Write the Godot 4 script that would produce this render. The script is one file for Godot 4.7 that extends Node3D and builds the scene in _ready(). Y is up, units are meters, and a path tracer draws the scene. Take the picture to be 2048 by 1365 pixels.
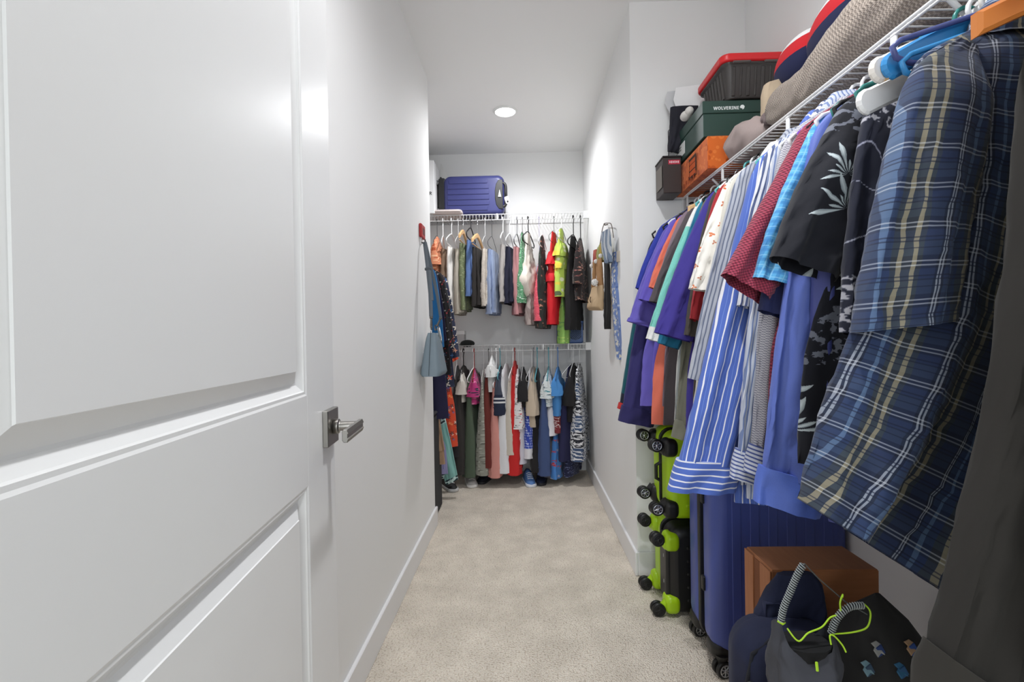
extends Node3D
# A narrow walk-in closet: panelled door on the left, a double-hung back wall, and a long rod under a wire shelf on the right.
# Helper space: x to the right, y up, d = depth into the closet (world z = -d). All numbers are metres.

const H := 2.74
const XL := -0.567
const XR := 0.527
const XA := 1.071
const XN := -1.07
const DN := 2.357
const DL := 3.0
const DF := 4.219

var used := {}
var mats := {}
var texs := {}
var nz := FastNoiseLite.new()
var rng := RandomNumberGenerator.new()

class M:
	var v := PackedVector3Array()
	var uv := PackedVector2Array()
	var ix := PackedInt32Array()
	var seams := PackedInt32Array()
	func put(p: Vector3, t := Vector2()) -> int:
		v.append(p); uv.append(t)
		return v.size() - 1
	func tri(a: int, b: int, c: int) -> void:   # counter-clockwise as seen from outside
		ix.append(a); ix.append(c); ix.append(b)
	func orient(from: int, at: int) -> void:     # turns the triangles added since «from» outwards
		var mid := Vector3.ZERO
		for i in range(at, v.size()): mid += v[i]
		mid /= maxf(1.0, v.size() - at)
		var vol := 0.0
		for i in range(from, ix.size(), 3):
			vol += (v[ix[i]] - mid).dot((v[ix[i + 2]] - mid).cross(v[ix[i + 1]] - mid))
		if vol < 0.0:
			for i in range(from, ix.size(), 3):
				var k := ix[i + 1]
				ix[i + 1] = ix[i + 2]
				ix[i + 2] = k
	func grid(rows: Array, uvs: Array, seam := false, cap_a := false, cap_b := false) -> void:
		var base := v.size()
		var from := ix.size()
		var nc: int = rows[0].size()
		for i in rows.size():
			v.append_array(rows[i])
			uv.append_array(uvs[i])
		for i in rows.size() - 1:
			for j in nc - 1:
				var a := base + i * nc + j
				tri(a, a + 1, a + nc + 1)
				tri(a, a + nc + 1, a + nc)
			if seam:
				seams.append(base + i * nc); seams.append(base + i * nc + nc - 1)
		if seam:
			seams.append(base + (rows.size() - 1) * nc); seams.append(base + rows.size() * nc - 1)
		for e in 2:
			if (e == 0 and cap_a) or (e == 1 and cap_b):
				var r: PackedVector3Array = rows[0] if e == 0 else rows[rows.size() - 1]
				var q: PackedVector2Array = uvs[0] if e == 0 else uvs[uvs.size() - 1]
				var c := Vector3.ZERO
				for j in nc - 1: c += r[j]
				var ci := put(c / (nc - 1), q[0])
				var s := v.size()
				v.append_array(r); uv.append_array(q)
				for j in nc - 1:
					if e == 0: tri(ci, s + j + 1, s + j)
					else: tri(ci, s + j, s + j + 1)
		orient(from, base)
	func face(ps: Array, out: Vector3) -> void:   # a flat convex face with its own corners
		var n: Vector3 = (ps[1] - ps[0]).cross(ps[2] - ps[0])
		if n.dot(out) < 0.0: ps.reverse()
		var w: Vector3 = (ps[1] - ps[0]).normalized()
		var n2: Vector3 = (ps[1] - ps[0]).cross(ps[2] - ps[0]).normalized()
		var s := v.size()
		for p in ps: put(p, Vector2((p - ps[0]).dot(w), (p - ps[0]).dot(n2.cross(w))))
		for i in range(1, ps.size() - 1): tri(s, s + i, s + i + 1)
	func box(t: Transform3D, size: Vector3, c := 0.003) -> void:   # a box with chamfered edges
		var h := size / 2.0
		c = minf(c, minf(h.x, minf(h.y, h.z)) * 0.9)
		var p := func(s: Vector3, ax: int) -> Vector3:
			var q := Vector3(s.x * (h.x - c), s.y * (h.y - c), s.z * (h.z - c))
			q[ax] = s[ax] * h[ax]
			return t * q
		for a in 3:
			var b := (a + 1) % 3
			var d := (a + 2) % 3
			for sa in [-1.0, 1.0]:
				var ps := []
				for k in [[-1.0, -1.0], [1.0, -1.0], [1.0, 1.0], [-1.0, 1.0]]:
					var s := Vector3.ZERO
					s[a] = sa; s[b] = k[0]; s[d] = k[1]
					ps.append(p.call(s, a))
				var o := Vector3.ZERO
				o[a] = sa
				face(ps, t.basis * o)
				if c > 0.0:
					for sb in [-1.0, 1.0]:
						var s1 := Vector3.ZERO
						s1[a] = sa; s1[b] = sb; s1[d] = -1.0
						var s2 := s1
						s2[d] = 1.0
						var o2 := Vector3.ZERO
						o2[a] = sa; o2[b] = sb
						face([p.call(s1, a), p.call(s2, a), p.call(s2, b), p.call(s1, b)], t.basis * o2)
		if c > 0.0:
			for sx in [-1.0, 1.0]:
				for sy in [-1.0, 1.0]:
					for sz in [-1.0, 1.0]:
						var s := Vector3(sx, sy, sz)
						face([p.call(s, 0), p.call(s, 1), p.call(s, 2)], t.basis * s)
	func tube(path: Array, r, n := 8, caps := true, flat := 1.0) -> void:   # r: a radius or one per point; flat squeezes the section
		var rows := []
		var uvs := []
		var side := Vector3.ZERO
		var run := 0.0
		for i in path.size():
			var d: Vector3 = (path[mini(i + 1, path.size() - 1)] - path[maxi(i - 1, 0)]).normalized()
			if side == Vector3.ZERO:
				side = d.cross(Vector3.UP if absf(d.y) < 0.9 else Vector3.RIGHT).normalized()
			side = (side - d * side.dot(d)).normalized()
			var up := d.cross(side)
			var rr: float = r[i] if r is Array else r
			if i: run += (path[i] - path[i - 1]).length()
			var row := PackedVector3Array()
			var q := PackedVector2Array()
			for j in n + 1:
				var a := TAU * j / n
				row.append(path[i] + (side * cos(a) + up * sin(a) * flat) * rr)
				q.append(Vector2(rr * TAU * j / n, run))
			rows.append(row); uvs.append(q)
		grid(rows, uvs, true, caps, caps)
	func lathe(prof: Array, t: Transform3D, n := 24, cap := true) -> void:   # prof: Vector2(radius, height)
		var rows := []
		var uvs := []
		var run := 0.0
		for i in prof.size():
			if i: run += (prof[i] - prof[i - 1]).length()
			var row := PackedVector3Array()
			var q := PackedVector2Array()
			for j in n + 1:
				var a := TAU * j / n
				row.append(t * Vector3(cos(a) * prof[i].x, prof[i].y, sin(a) * prof[i].x))
				q.append(Vector2(a * 0.05, run))
			rows.append(row); uvs.append(q)
		grid(rows, uvs, true, cap, cap)
	func rbox(t: Transform3D, size: Vector3, rc: float, re: float, bulge := 0.0) -> void:   # rounded box, corners rc round local y, ends rounded by re
		var rows := []
		var uvs := []
		var prof := []
		for k in 6: prof.append([1.0 - sin(PI / 2 * k / 5.0), 1.0 - cos(PI / 2 * k / 5.0), -1.0])
		for k in 5: prof.append([-bulge * sin(PI * (k + 1) / 6.0) / maxf(re, 0.001), 1.0 + (size.y / re - 2.0) * (k + 1) / 6.0, -1.0])
		for k in 6: prof.append([1.0 - cos(PI / 2 * k / 5.0), 1.0 - sin(PI / 2 * k / 5.0), 1.0])
		for pr in prof:
			var ins: float = pr[0] * re
			var y: float = (-size.y / 2 + pr[1] * re) if pr[2] < 0 else (size.y / 2 - pr[1] * re)
			var hx := size.x / 2 - ins
			var hz := size.z / 2 - ins
			var c := clampf(rc - ins * 0.5, 0.001, minf(hx, hz) * 0.98)
			var row := PackedVector3Array()
			var q := PackedVector2Array()
			var run := 0.0
			for k in 29:
				var kk := k % 28
				var quad := kk / 7
				var a := PI / 2 * quad + PI / 2 * (kk % 7) / 6.0
				var cx: float = (hx - c) * (1.0 if quad == 0 or quad == 3 else -1.0)
				var cz: float = (hz - c) * (1.0 if quad < 2 else -1.0)
				var p := t * Vector3(cx + cos(a) * c, y, cz + sin(a) * c)
				if k: run += p.distance_to(row[k - 1])
				row.append(p)
				q.append(Vector2(run, y))
			rows.append(row); uvs.append(q)
		grid(rows, uvs, true, true, true)
	func prism(poly: PackedVector2Array, depth: float, t: Transform3D, bev := 0.0) -> void:   # an outline in local xy with thickness along local z
		var pts := poly
		if not Geometry2D.is_polygon_clockwise(pts): pts.reverse()
		var n := pts.size()
		var ins := PackedVector2Array()
		for i in n:
			var e1 := (pts[i] - pts[(i + n - 1) % n]).normalized()
			var e2 := (pts[(i + 1) % n] - pts[i]).normalized()
			var nn := (Vector2(e1.y, -e1.x) + Vector2(e2.y, -e2.x))
			ins.append(pts[i] + nn.normalized() * bev / maxf(0.4, nn.length() / 2.0))
		var tr := Geometry2D.triangulate_polygon(ins)
		for s in [-1.0, 1.0]:
			var b := v.size()
			for q in ins: put(t * Vector3(q.x, q.y, s * depth / 2), q)
			for i in range(0, tr.size(), 3):
				var na: Vector3 = (v[b + tr[i + 1]] - v[b + tr[i]]).cross(v[b + tr[i + 2]] - v[b + tr[i]])
				if na.dot(t.basis * Vector3(0, 0, s)) > 0: tri(b + tr[i], b + tr[i + 1], b + tr[i + 2])
				else: tri(b + tr[i], b + tr[i + 2], b + tr[i + 1])
		for i in n:
			var j := (i + 1) % n
			var e := (pts[j] - pts[i]).normalized()
			var o := t.basis * Vector3(-e.y, e.x, 0)
			var hz := depth / 2 - bev
			face([t * Vector3(pts[i].x, pts[i].y, -hz), t * Vector3(pts[j].x, pts[j].y, -hz), t * Vector3(pts[j].x, pts[j].y, hz), t * Vector3(pts[i].x, pts[i].y, hz)], o)
			if bev > 0.0:
				for s in [-1.0, 1.0]:
					face([t * Vector3(pts[i].x, pts[i].y, s * hz), t * Vector3(pts[j].x, pts[j].y, s * hz), t * Vector3(ins[j].x, ins[j].y, s * depth / 2), t * Vector3(ins[i].x, ins[i].y, s * depth / 2)], o + t.basis * Vector3(0, 0, s))
	func ball(c: Vector3, r: Vector3, n := 14) -> void:
		var rows := []
		var uvs := []
		for i in n / 2 + 1:
			var b := PI * i / (n / 2)
			var row := PackedVector3Array()
			var q := PackedVector2Array()
			for j in n + 1:
				var a := TAU * j / n
				row.append(c + Vector3(sin(b) * cos(a) * r.x, cos(b) * r.y, sin(b) * sin(a) * r.z))
				q.append(Vector2(a * r.x, b * r.y))
			rows.append(row); uvs.append(q)
		grid(rows, uvs, true)
	func mesh() -> ArrayMesh:
		var nn := PackedVector3Array()
		nn.resize(v.size())
		for i in range(0, ix.size(), 3):
			var n := (v[ix[i + 2]] - v[ix[i]]).cross(v[ix[i + 1]] - v[ix[i]])
			nn[ix[i]] += n; nn[ix[i + 1]] += n; nn[ix[i + 2]] += n
		for i in range(0, seams.size(), 2):
			var s := nn[seams[i]] + nn[seams[i + 1]]
			nn[seams[i]] = s; nn[seams[i + 1]] = s
		for i in nn.size(): nn[i] = nn[i].normalized() if nn[i].length_squared() > 0.0 else Vector3.UP
		var a := []
		a.resize(Mesh.ARRAY_MAX)
		a[Mesh.ARRAY_VERTEX] = v; a[Mesh.ARRAY_NORMAL] = nn; a[Mesh.ARRAY_TEX_UV] = uv; a[Mesh.ARRAY_INDEX] = ix
		var am := ArrayMesh.new()
		am.add_surface_from_arrays(Mesh.PRIMITIVE_TRIANGLES, a)
		return am

func P(x, y, d) -> Vector3: return Vector3(x, y, -d)
func V2(x, y) -> Vector2: return Vector2(x, y)
func at(p: Vector3, b := Basis()) -> Transform3D: return Transform3D(b, p)

func numbered(n: String) -> String:
	if not used.has(n):
		used[n] = 0
		return n
	used[n] += 1
	return "%s_%03d" % [n, used[n]]

func tag(o: Node3D, label: String, category: String, group := "", kind := "") -> Node3D:
	if label: o.set_meta("label", label)
	if category: o.set_meta("category", category)
	if group: o.set_meta("group", group)
	if kind: o.set_meta("kind", kind)
	return o

func thing(n: String, label: String, category: String, pos: Vector3, group := "") -> Node3D:
	var o := Node3D.new()
	o.name = numbered(n)
	add_child(o)
	o.position = pos
	tag(o, label, category, group)
	return o

func part(n: String, m, material: Material, parent: Node3D) -> MeshInstance3D:   # m: an M, or a ready mesh
	var o := MeshInstance3D.new()
	o.mesh = m.mesh() if m is M else m
	o.material_override = material
	o.name = n if parent != self else numbered(n)
	parent.add_child(o, true)
	return o

func struct(n: String, m, material: Material, label := "", cat := "") -> MeshInstance3D:
	var o := part(n, m, material, self)
	tag(o, label, cat, "", "structure")
	return o

# ---- materials -------------------------------------------------------------------------------------------------
func mat(c: Color, rough := 0.85, metal := 0.0) -> StandardMaterial3D:
	var k := "%s/%s/%s" % [c.to_html(), rough, metal]
	if not mats.has(k):
		var m := StandardMaterial3D.new()
		m.albedo_color = c
		m.roughness = rough
		m.metallic = metal
		m.cull_mode = BaseMaterial3D.CULL_DISABLED
		mats[k] = m
	return mats[k]

func rgb(r, g, b) -> Color: return Color(r / 255.0, g / 255.0, b / 255.0)

func cloth(r, g, b, rough := 0.92) -> StandardMaterial3D:
	var k := "cloth%d,%d,%d,%s" % [r, g, b, rough]
	if not mats.has(k):
		var m: StandardMaterial3D = mat(rgb(r, g, b), rough).duplicate()
		m.albedo_texture = tx("weave", 128, func(u, v): return Color(0.93, 0.93, 0.93).lerp(Color.WHITE, 0.5 + 0.5 * nz.get_noise_2d(u * 900, v * 900)))
		m.uv1_scale = Vector3(7, 7, 7)
		m.heightmap_enabled = false
		m.rim_enabled = true
		m.rim = 0.25
		m.rim_tint = 0.6
		mats[k] = m
	return mats[k]

func tx(k: String, n: int, fn: Callable) -> ImageTexture:
	if not texs.has(k):
		var b := PackedByteArray()
		b.resize(n * n * 3)
		var i := 0
		for y in n:
			for x in n:
				var c: Color = fn.call(float(x) / n, float(y) / n)
				b[i] = c.r8; b[i + 1] = c.g8; b[i + 2] = c.b8
				i += 3
		texs[k] = ImageTexture.create_from_image(Image.create_from_data(n, n, false, Image.FORMAT_RGB8, b))
	return texs[k]

func printed(k: String, n: int, su: float, sv: float, fn: Callable, rough := 0.92) -> StandardMaterial3D:   # a cloth whose print repeats every su by sv metres
	if not mats.has(k):
		var m: StandardMaterial3D = mat(Color.WHITE, rough).duplicate()
		m.albedo_texture = tx(k, n, fn)
		m.uv1_scale = Vector3(1.0 / su, 1.0 / sv, 1)
		m.rim_enabled = true
		m.rim = 0.2
		m.rim_tint = 0.6
		mats[k] = m
	return mats[k]

func stripes(k: String, base: Color, bands: Array, su: float, along := false) -> StandardMaterial3D:   # bands: [start, end, colour] as shares of the repeat
	return printed(k, 256, su, su, func(u, v):
		var q: float = v if along else u
		var c := base
		for b in bands:
			if q >= b[0] and q < b[1]: c = b[2]
		return c * (0.95 + 0.05 * nz.get_noise_2d(u * 800, v * 800)))

func spots(k: String, base: Color, cols: Array, count: int, r0: float, r1: float, su: float, petals := 0, n := 256, seed_ := 3, stretch := 1.0) -> StandardMaterial3D:   # scattered blots, or flowers when petals > 0
	if mats.has(k): return mats[k]
	var g := RandomNumberGenerator.new()
	g.seed = seed_ + hash(k) % 1000
	var cell := 12
	var bins := []
	for i in cell * cell: bins.append([])
	for i in count:
		var s := [g.randf(), g.randf(), g.randf_range(r0, r1), cols[g.randi() % cols.size()], g.randf() * TAU]
		for yy in range(floori((s[1] - s[2]) * cell), floori((s[1] + s[2]) * cell) + 1):
			for xx in range(floori((s[0] - s[2]) * cell), floori((s[0] + s[2]) * cell) + 1):
				bins[posmod(yy, cell) * cell + posmod(xx, cell)].append(s)
	return printed(k, n, su, su * stretch, func(u, v):
		var c := base
		for s in bins[mini(int(v * cell), cell - 1) * cell + mini(int(u * cell), cell - 1)]:
			var dx: float = u - s[0]
			var dy: float = v - s[1]
			dx -= roundf(dx); dy -= roundf(dy)
			var d := sqrt(dx * dx + dy * dy)
			var lim: float = s[2]
			if petals: lim *= 0.55 + 0.45 * cos(atan2(dy, dx) * petals + s[4])
			if d < lim: c = s[3] if (not petals or d > s[2] * 0.2) else Color(s[3]).lightened(0.4)
		return c)

# ---- cloth -----------------------------------------------------------------------------------------------------
func resample(poly: Array, n: int, smooth := 2) -> PackedVector2Array:
	var acc := [0.0]
	for i in range(1, poly.size()): acc.append(acc[i - 1] + poly[i].distance_to(poly[i - 1]))
	var r := PackedVector2Array()
	var k := 0
	for i in n:
		var want: float = acc[-1] * i / (n - 1)
		while k < poly.size() - 2 and acc[k + 1] < want: k += 1
		r.append(poly[k].lerp(poly[k + 1], clampf((want - acc[k]) / maxf(acc[k + 1] - acc[k], 1e-6), 0, 1)))
	for s in smooth:
		var q := r.duplicate()
		for i in range(1, n - 1): q[i] = (r[i - 1] + r[i] * 2.0 + r[i + 1]) / 4.0
		r = q
	return r

# A hung piece of cloth between two rails, given from top to bottom in its own plane; it has thickness and folds.
func sheet(m: M, L: Array, R: Array, th: float, fold: float, sd: int, xf: Transform3D, o := {}) -> void:
	var nu: int = o.get("nu", 32)
	var nv: int = o.get("nv", 26)
	var k: float = o.get("k", 2.2)
	var ls := resample(L, nv)
	var rs := resample(R, nv)
	var ph := sd * 1.7
	var rows := []
	var uvs := []
	var run := 0.0
	var mid := Vector2.ZERO
	for i in nv:
		var t := float(i) / (nv - 1)
		var c := (ls[i] + rs[i]) / 2
		var hf := (rs[i] - ls[i]) / 2
		var w := hf.length() * 2
		if i: run += c.distance_to(mid)
		mid = c
		var tt: float = lerpf(o.get("th0", 0.006), th, smoothstep(0.0, o.get("grow", 0.3), t))
		if o.get("close", false): tt *= sqrt(maxf(0.02, 1.0 - smoothstep(0.85, 1.0, t)))
		var row := PackedVector3Array()
		var q := PackedVector2Array()
		for j in nu + 1:
			var a := TAU * (j % nu) / nu
			var s := signf(cos(a)) * pow(absf(cos(a)), 0.75)
			var n := signf(sin(a)) * pow(absf(sin(a)), 0.75)
			var f := fold * smoothstep(0.0, 0.7, t) * (0.6 * sin(k * s * PI + ph + 1.1 * sin(t * 2.3 + ph)) + 0.4 * sin(k * 2.3 * s * PI + ph * 2.0 - t * 1.6))
			var p := c + hf * s
			var wr: float = (nz.get_noise_3d(p.x * 300 + p.y * 60 + sd * 31, p.y * 95, n * 25) + 0.5 * nz.get_noise_3d(p.x * 520 - p.y * 300 + sd * 17, p.y * 330, n * 40)) * (0.35 + 0.65 * t) * o.get("wrinkle", 0.011)
			row.append(xf * Vector3(p.x, p.y, tt * n + f * (1.0 - 0.3 * absf(s)) + wr))
			q.append(Vector2((s * w / 2) if n >= 0 and j < nu else (-w / 2 - (s + 1) * w / 2), run))
		rows.append(row); uvs.append(q)
	m.grid(rows, uvs, true, true, o.get("close", false))

func mirror(r: Array, cx: float) -> Array:
	var q := []
	for p in r: q.append(Vector2(2 * cx - p.x, p.y))
	return q

# A shirt on a hanger, its plane facing the doorway. side -1: the sleeve in view hangs on the left, +1: on the right.
func shirt(nm: String, label: String, cat: String, d: float, m: Material, e1: Vector2, e2: Vector2, hem_y: float, o := {}) -> Node3D:
	var side: float = o.get("side", -1.0)
	var cx: float = o.get("cx", 0.79)
	var ys: float = o.get("ys", 1.6)
	var sh: float = o.get("sh", 0.2)
	var hem: float = o.get("hem", 0.27)
	var pos := P(cx, hem_y, d)
	var root := thing(nm, label, cat, pos, o.get("group", "clothes on the right rod"))
	root.rotation.y = o.get("yaw", 0.0)
	var xf := at(Vector3(-cx, -hem_y, 0))
	var sd: int = hash(label) % 97
	if side > 0.0:
		e1.x = 2 * cx - e1.x
		e2.x = 2 * cx - e2.x
	var L := [V2(cx - 0.055, ys + 0.085), V2(cx - 0.075, ys + 0.07), V2(cx - sh * 0.75, ys + 0.03), V2(cx - sh * 0.97, ys - 0.005), V2(cx - sh * 0.9, ys - 0.1), V2(cx - sh * 0.95, ys - 0.25), V2(cx - hem * 0.95, lerpf(ys, hem_y, 0.7)), V2(cx - hem, hem_y)]
	if o.has("left"): L = o.left
	var R: Array = mirror(L, cx)
	if o.has("right"): R = o.right
	if side > 0.0:
		var k := mirror(L, cx)
		L = mirror(R, cx)
		R = k
	var b := M.new()
	sheet(b, L, R, o.get("th", 0.022), o.get("fold", 0.022), sd, xf, {"nu": o.get("nu", 40), "nv": o.get("nv", 34), "k": o.get("k", 3.0), "grow": 0.2})
	part("body", b, m, root)
	for s in [-1.0, 1.0]:
		if s > 0 and o.get("one_sleeve", false): continue
		var a1 := e1
		var a2 := e2
		if s > 0:
			a1 = V2(cx - minf(sh + 0.04, 0.24), e1.y + 0.01)
			a2 = V2(cx - sh + 0.08, e2.y)
		var sm := M.new()
		var mm: Material = o.get("sleeve_mat", m)
		sleeve(sm, s, side, cx, sh, ys, a1, a2, o, sd, xf)
		var sp := part("sleeve", sm, mm, root)
		if o.has("cuff") and s < 0:
			cuff(sp, side, cx, a1, a2, o, sd, xf)
	if o.get("collar", true):
		var cm := M.new()
		var ring := []
		for j in 15:
			var a := TAU * j / 14
			ring.append(xf * Vector3(cx + cos(a) * 0.065, ys + 0.075 - 0.012 * sin(a), sin(a) * 0.022))
		cm.tube(ring, 0.007, 6, false)
		part("collar", cm, o.get("collar_mat", m), root)
	if o.has("stand"):   # the folded collar of a shirt
		var cm := M.new()
		sheet(cm, [V2(cx - 0.06, ys + 0.11), V2(cx - 0.085, ys + 0.08), V2(cx - 0.095, ys + 0.045)], [V2(cx + 0.06, ys + 0.11), V2(cx + 0.085, ys + 0.08), V2(cx + 0.095, ys + 0.045)], 0.03, 0.0, 1, xf, {"nu": 24, "nv": 8, "th0": 0.02})
		part("shirt_collar", cm, m, root)
	return root

func sleeve(sm: M, s: float, side: float, cx: float, sh: float, ys: float, a1: Vector2, a2: Vector2, o: Dictionary, sd: int, xf: Transform3D) -> void:
	var L := [V2(cx - sh + 0.07, ys + 0.035), V2(cx - sh + 0.012, ys + 0.004), V2(cx - sh - 0.004, ys - 0.03)]
	var R := [V2(cx - sh + 0.1, ys + 0.02), V2(cx - sh + 0.11, ys - 0.05), V2(cx - sh + 0.105, ys - 0.11)]
	for t in [0.33, 0.66]:
		L.append(V2(cx - sh - 0.004, ys - 0.03).lerp(a1, t) - Vector2(o.get("bow", 0.008), 0))
		R.append(V2(cx - sh + 0.105, ys - 0.11).lerp(a2, t))
	L.append(a1)
	R.append(a2)
	var left := (s < 0) == (side < 0)
	if not left:
		var k := mirror(L, cx)
		L = mirror(R, cx)
		R = k
	var x2 := xf
	x2.origin.z += o.get("sleeve_out", 0.006)
	sheet(sm, L, R, o.get("sth", 0.02), o.get("sfold", 0.012), sd + 5, x2, {"k": o.get("sk", 1.6), "nu": 36, "nv": 30, "grow": 0.25})

func cuff(parent: Node3D, side: float, cx: float, a1: Vector2, a2: Vector2, o: Dictionary, sd: int, xf: Transform3D) -> void:
	var c: Dictionary = o.cuff
	var dir := ((a1 + a2) / 2 - V2(cx - 0.12, 1.45)).normalized()
	var ac := (a2 - a1).normalized() * -0.006
	var L := [a1 - dir * 0.01 + ac, a1 + ac + dir * c.len]
	var R := [a2 - dir * 0.01 - ac, a2 - ac + dir * c.len]
	if side > 0:
		var k := mirror(L, cx)
		L = mirror(R, cx)
		R = k
	var cm := M.new()
	var x2 := xf
	x2.origin.z += o.get("sleeve_out", 0.006)
	sheet(cm, L, R, o.get("sth", 0.02) + 0.006, o.get("sfold", 0.012), sd + 5, x2, {"k": o.get("sk", 1.6), "nu": 28, "nv": 8, "th0": o.get("sth", 0.02) + 0.004, "wrinkle": 0.002})
	part("cuff", cm, c.mat, parent)

# ---- hangers ---------------------------------------------------------------------------------------------------
func hanger(label: String, x: float, ry: float, d: float, yaw: float, style: String, m: Material, o := {}) -> Node3D:   # ry: height of the rod
	var root := thing(style + "_hanger", label, "hanger", P(x, ry, d), o.get("group", "hangers on the right rod"))
	root.rotation.y = yaw
	var sh: float = o.get("sh", 0.195)
	var drop: float = o.get("drop", 0.07)
	var neck: float = o.get("neck", 0.075)
	var r: float = {"plastic": 0.0045, "wire": 0.0018, "wooden": 0.0018, "flat": 0.004, "clip": 0.0028}[style]
	var rr := 0.016 + r
	var path := []
	for j in 10:
		var a := deg_to_rad(-20 + 230.0 * j / 9)
		path.append(Vector3(-cos(a) * rr, sin(a) * rr, 0))
	path.reverse()
	path = path.map(func(p): return p * Vector3(-1, 1, 1)) if o.get("turn", false) else path
	path.reverse()
	path.append(Vector3(0.006, -0.028, 0))
	path.append(Vector3(0, -0.045, 0))
	path.append(Vector3(0, -neck, 0))
	var steel := mat(rgb(190, 190, 192), 0.25, 1.0)
	var hm := M.new()
	hm.tube(path, r if style != "plastic" else 0.0038, 8)
	part("hook", hm, steel if style in ["wooden", "clip"] else m, root)
	var b := M.new()
	if style == "wooden" or style == "flat":
		var poly := PackedVector2Array()
		var hh := 0.014 if style == "wooden" else 0.02
		var n := 12
		for j in n + 1:
			var t := -1.0 + 2.0 * j / n
			poly.append(V2(t * sh, -neck - drop * pow(absf(t), 1.4) + 0.008))
		if style == "flat":   # broad rounded shoulder ends
			for j in range(1, 8): poly.append(V2(sh + 0.02 * sin(PI * j / 8), -neck - drop + 0.008 - 0.022 * (1.0 - cos(PI * j / 8))))
		for j in n + 1:
			var t := 1.0 - 2.0 * j / n
			poly.append(V2(t * sh, -neck - drop * pow(absf(t), 1.4) - (hh * 2.0 * (1.0 - 0.25 * absf(t)) if style == "wooden" else 0.036)))
		if style == "flat":
			for j in range(1, 8): poly.append(V2(-sh - 0.02 * sin(PI * j / 8), -neck - drop - 0.036 + 0.022 * (1.0 - cos(PI * j / 8))))
		b.prism(poly, 0.016 if style == "wooden" else 0.012, at(Vector3.ZERO), 0.004)
		part("shoulder_bar", b, m, root)
		if o.get("bar", true):
			var c := M.new()
			c.tube([Vector3(-sh * 0.93, -neck - drop - 0.03, 0), Vector3(sh * 0.93, -neck - drop - 0.03, 0)], 0.005, 8)
			part("trouser_bar", c, m, root)
	elif style == "clip":
		b.tube([Vector3(-sh, -neck, 0), Vector3(sh, -neck, 0)], 0.0035, 8)
		part("bar", b, m, root)
		for s in [-1.0, 1.0]:
			var c := M.new()
			c.box(at(Vector3(s * sh * 0.9, -neck - 0.018, 0)), Vector3(0.022, 0.05, 0.016), 0.004)
			part("clip", c, m, root)
	else:
		var y1 := -neck - drop
		var loop := [Vector3(0, -neck, 0), Vector3(-sh * 0.3, -neck - drop * 0.18, 0), Vector3(-sh * 0.93, y1 + 0.008, 0), Vector3(-sh, y1 - 0.004, 0), Vector3(-sh * 0.97, y1 - 0.02, 0), Vector3(-sh * 0.85, y1 - 0.028, 0), Vector3(0, y1 - 0.03, 0), Vector3(sh * 0.85, y1 - 0.028, 0), Vector3(sh * 0.97, y1 - 0.02, 0), Vector3(sh, y1 - 0.004, 0), Vector3(sh * 0.93, y1 + 0.008, 0), Vector3(sh * 0.3, -neck - drop * 0.18, 0), Vector3(0, -neck, 0)]
		b.tube(loop, r, 8)
		part("frame", b, m, root)
	return root

func setup() -> void:
	nz.seed = 7
	nz.frequency = 0.1
	rng.seed = 11
	var cam := Camera3D.new()
	cam.name = "camera"
	add_child(cam)
	var pit := -0.007
	var yaw := 0.025
	var rol := 0.0169
	var f := Vector3(-sin(yaw) * cos(pit), sin(pit), -cos(yaw) * cos(pit))
	var r := Vector3(cos(yaw), 0, -sin(yaw))
	var u := r.cross(f).normalized()
	var r2 := cos(rol) * r - sin(rol) * u
	var u2 := sin(rol) * r + cos(rol) * u
	cam.transform = Transform3D(Basis(r2, u2, -f), P(0, 1.1506, 0))
	cam.fov = rad_to_deg(2 * atan(682.5 / 978.37))
	cam.near = 0.02
	cam.current = true
	var we := WorldEnvironment.new()
	we.name = "environment"
	var e := Environment.new()
	e.background_mode = Environment.BG_COLOR
	e.background_color = Color(0.05, 0.05, 0.05)
	e.background_energy_multiplier = 0.0
	e.tonemap_mode = Environment.TONE_MAPPER_LINEAR
	e.tonemap_exposure = 2.65
	e.sdfgi_enabled = true
	e.ssao_enabled = true
	e.ssil_enabled = true
	we.environment = e
	add_child(we)
	downlight(-0.106, 3.436, 0.66, "recessed ceiling light shining above the aisle before the back shelves")
	downlight(0.19, 0.88, 0.85, "recessed ceiling light near the doorway, above the top of the picture")
	daylight()

func downlight(x: float, d: float, energy: float, label: String) -> void:
	var root := thing("ceiling_light", label, "light", P(x, H - 0.008, d))
	var m := M.new()
	m.lathe([V2(0.07, 0.001), V2(0.072, -0.004), V2(0.08, -0.003), V2(0.084, 0.002), V2(0.084, 0.008)], at(Vector3.ZERO), 40, false)
	part("trim_ring", m, mat(rgb(238, 238, 236), 0.5), root)
	var g := M.new()
	g.lathe([V2(0.0005, -0.002), V2(0.04, -0.0018), V2(0.068, 0.0), V2(0.071, 0.004)], at(Vector3.ZERO), 40, false)
	var lm := StandardMaterial3D.new()
	lm.albedo_color = Color.WHITE
	lm.emission_enabled = true
	lm.emission = Color(0.985, 0.99, 1.0)
	lm.emission_energy_multiplier = 5.0
	part("lamp_lens", g, lm, root)
	var l := SpotLight3D.new()
	l.name = "light"
	l.spot_angle = 86.0
	l.spot_angle_attenuation = 0.9
	l.spot_range = 12.0
	l.spot_attenuation = 2.0
	l.light_size = 0.05
	l.light_energy = energy
	l.light_color = Color(0.985, 0.99, 1.0)
	l.shadow_enabled = true
	l.rotation_degrees.x = -90
	l.position = Vector3(0, -0.016, 0)
	root.add_child(l)

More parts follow.
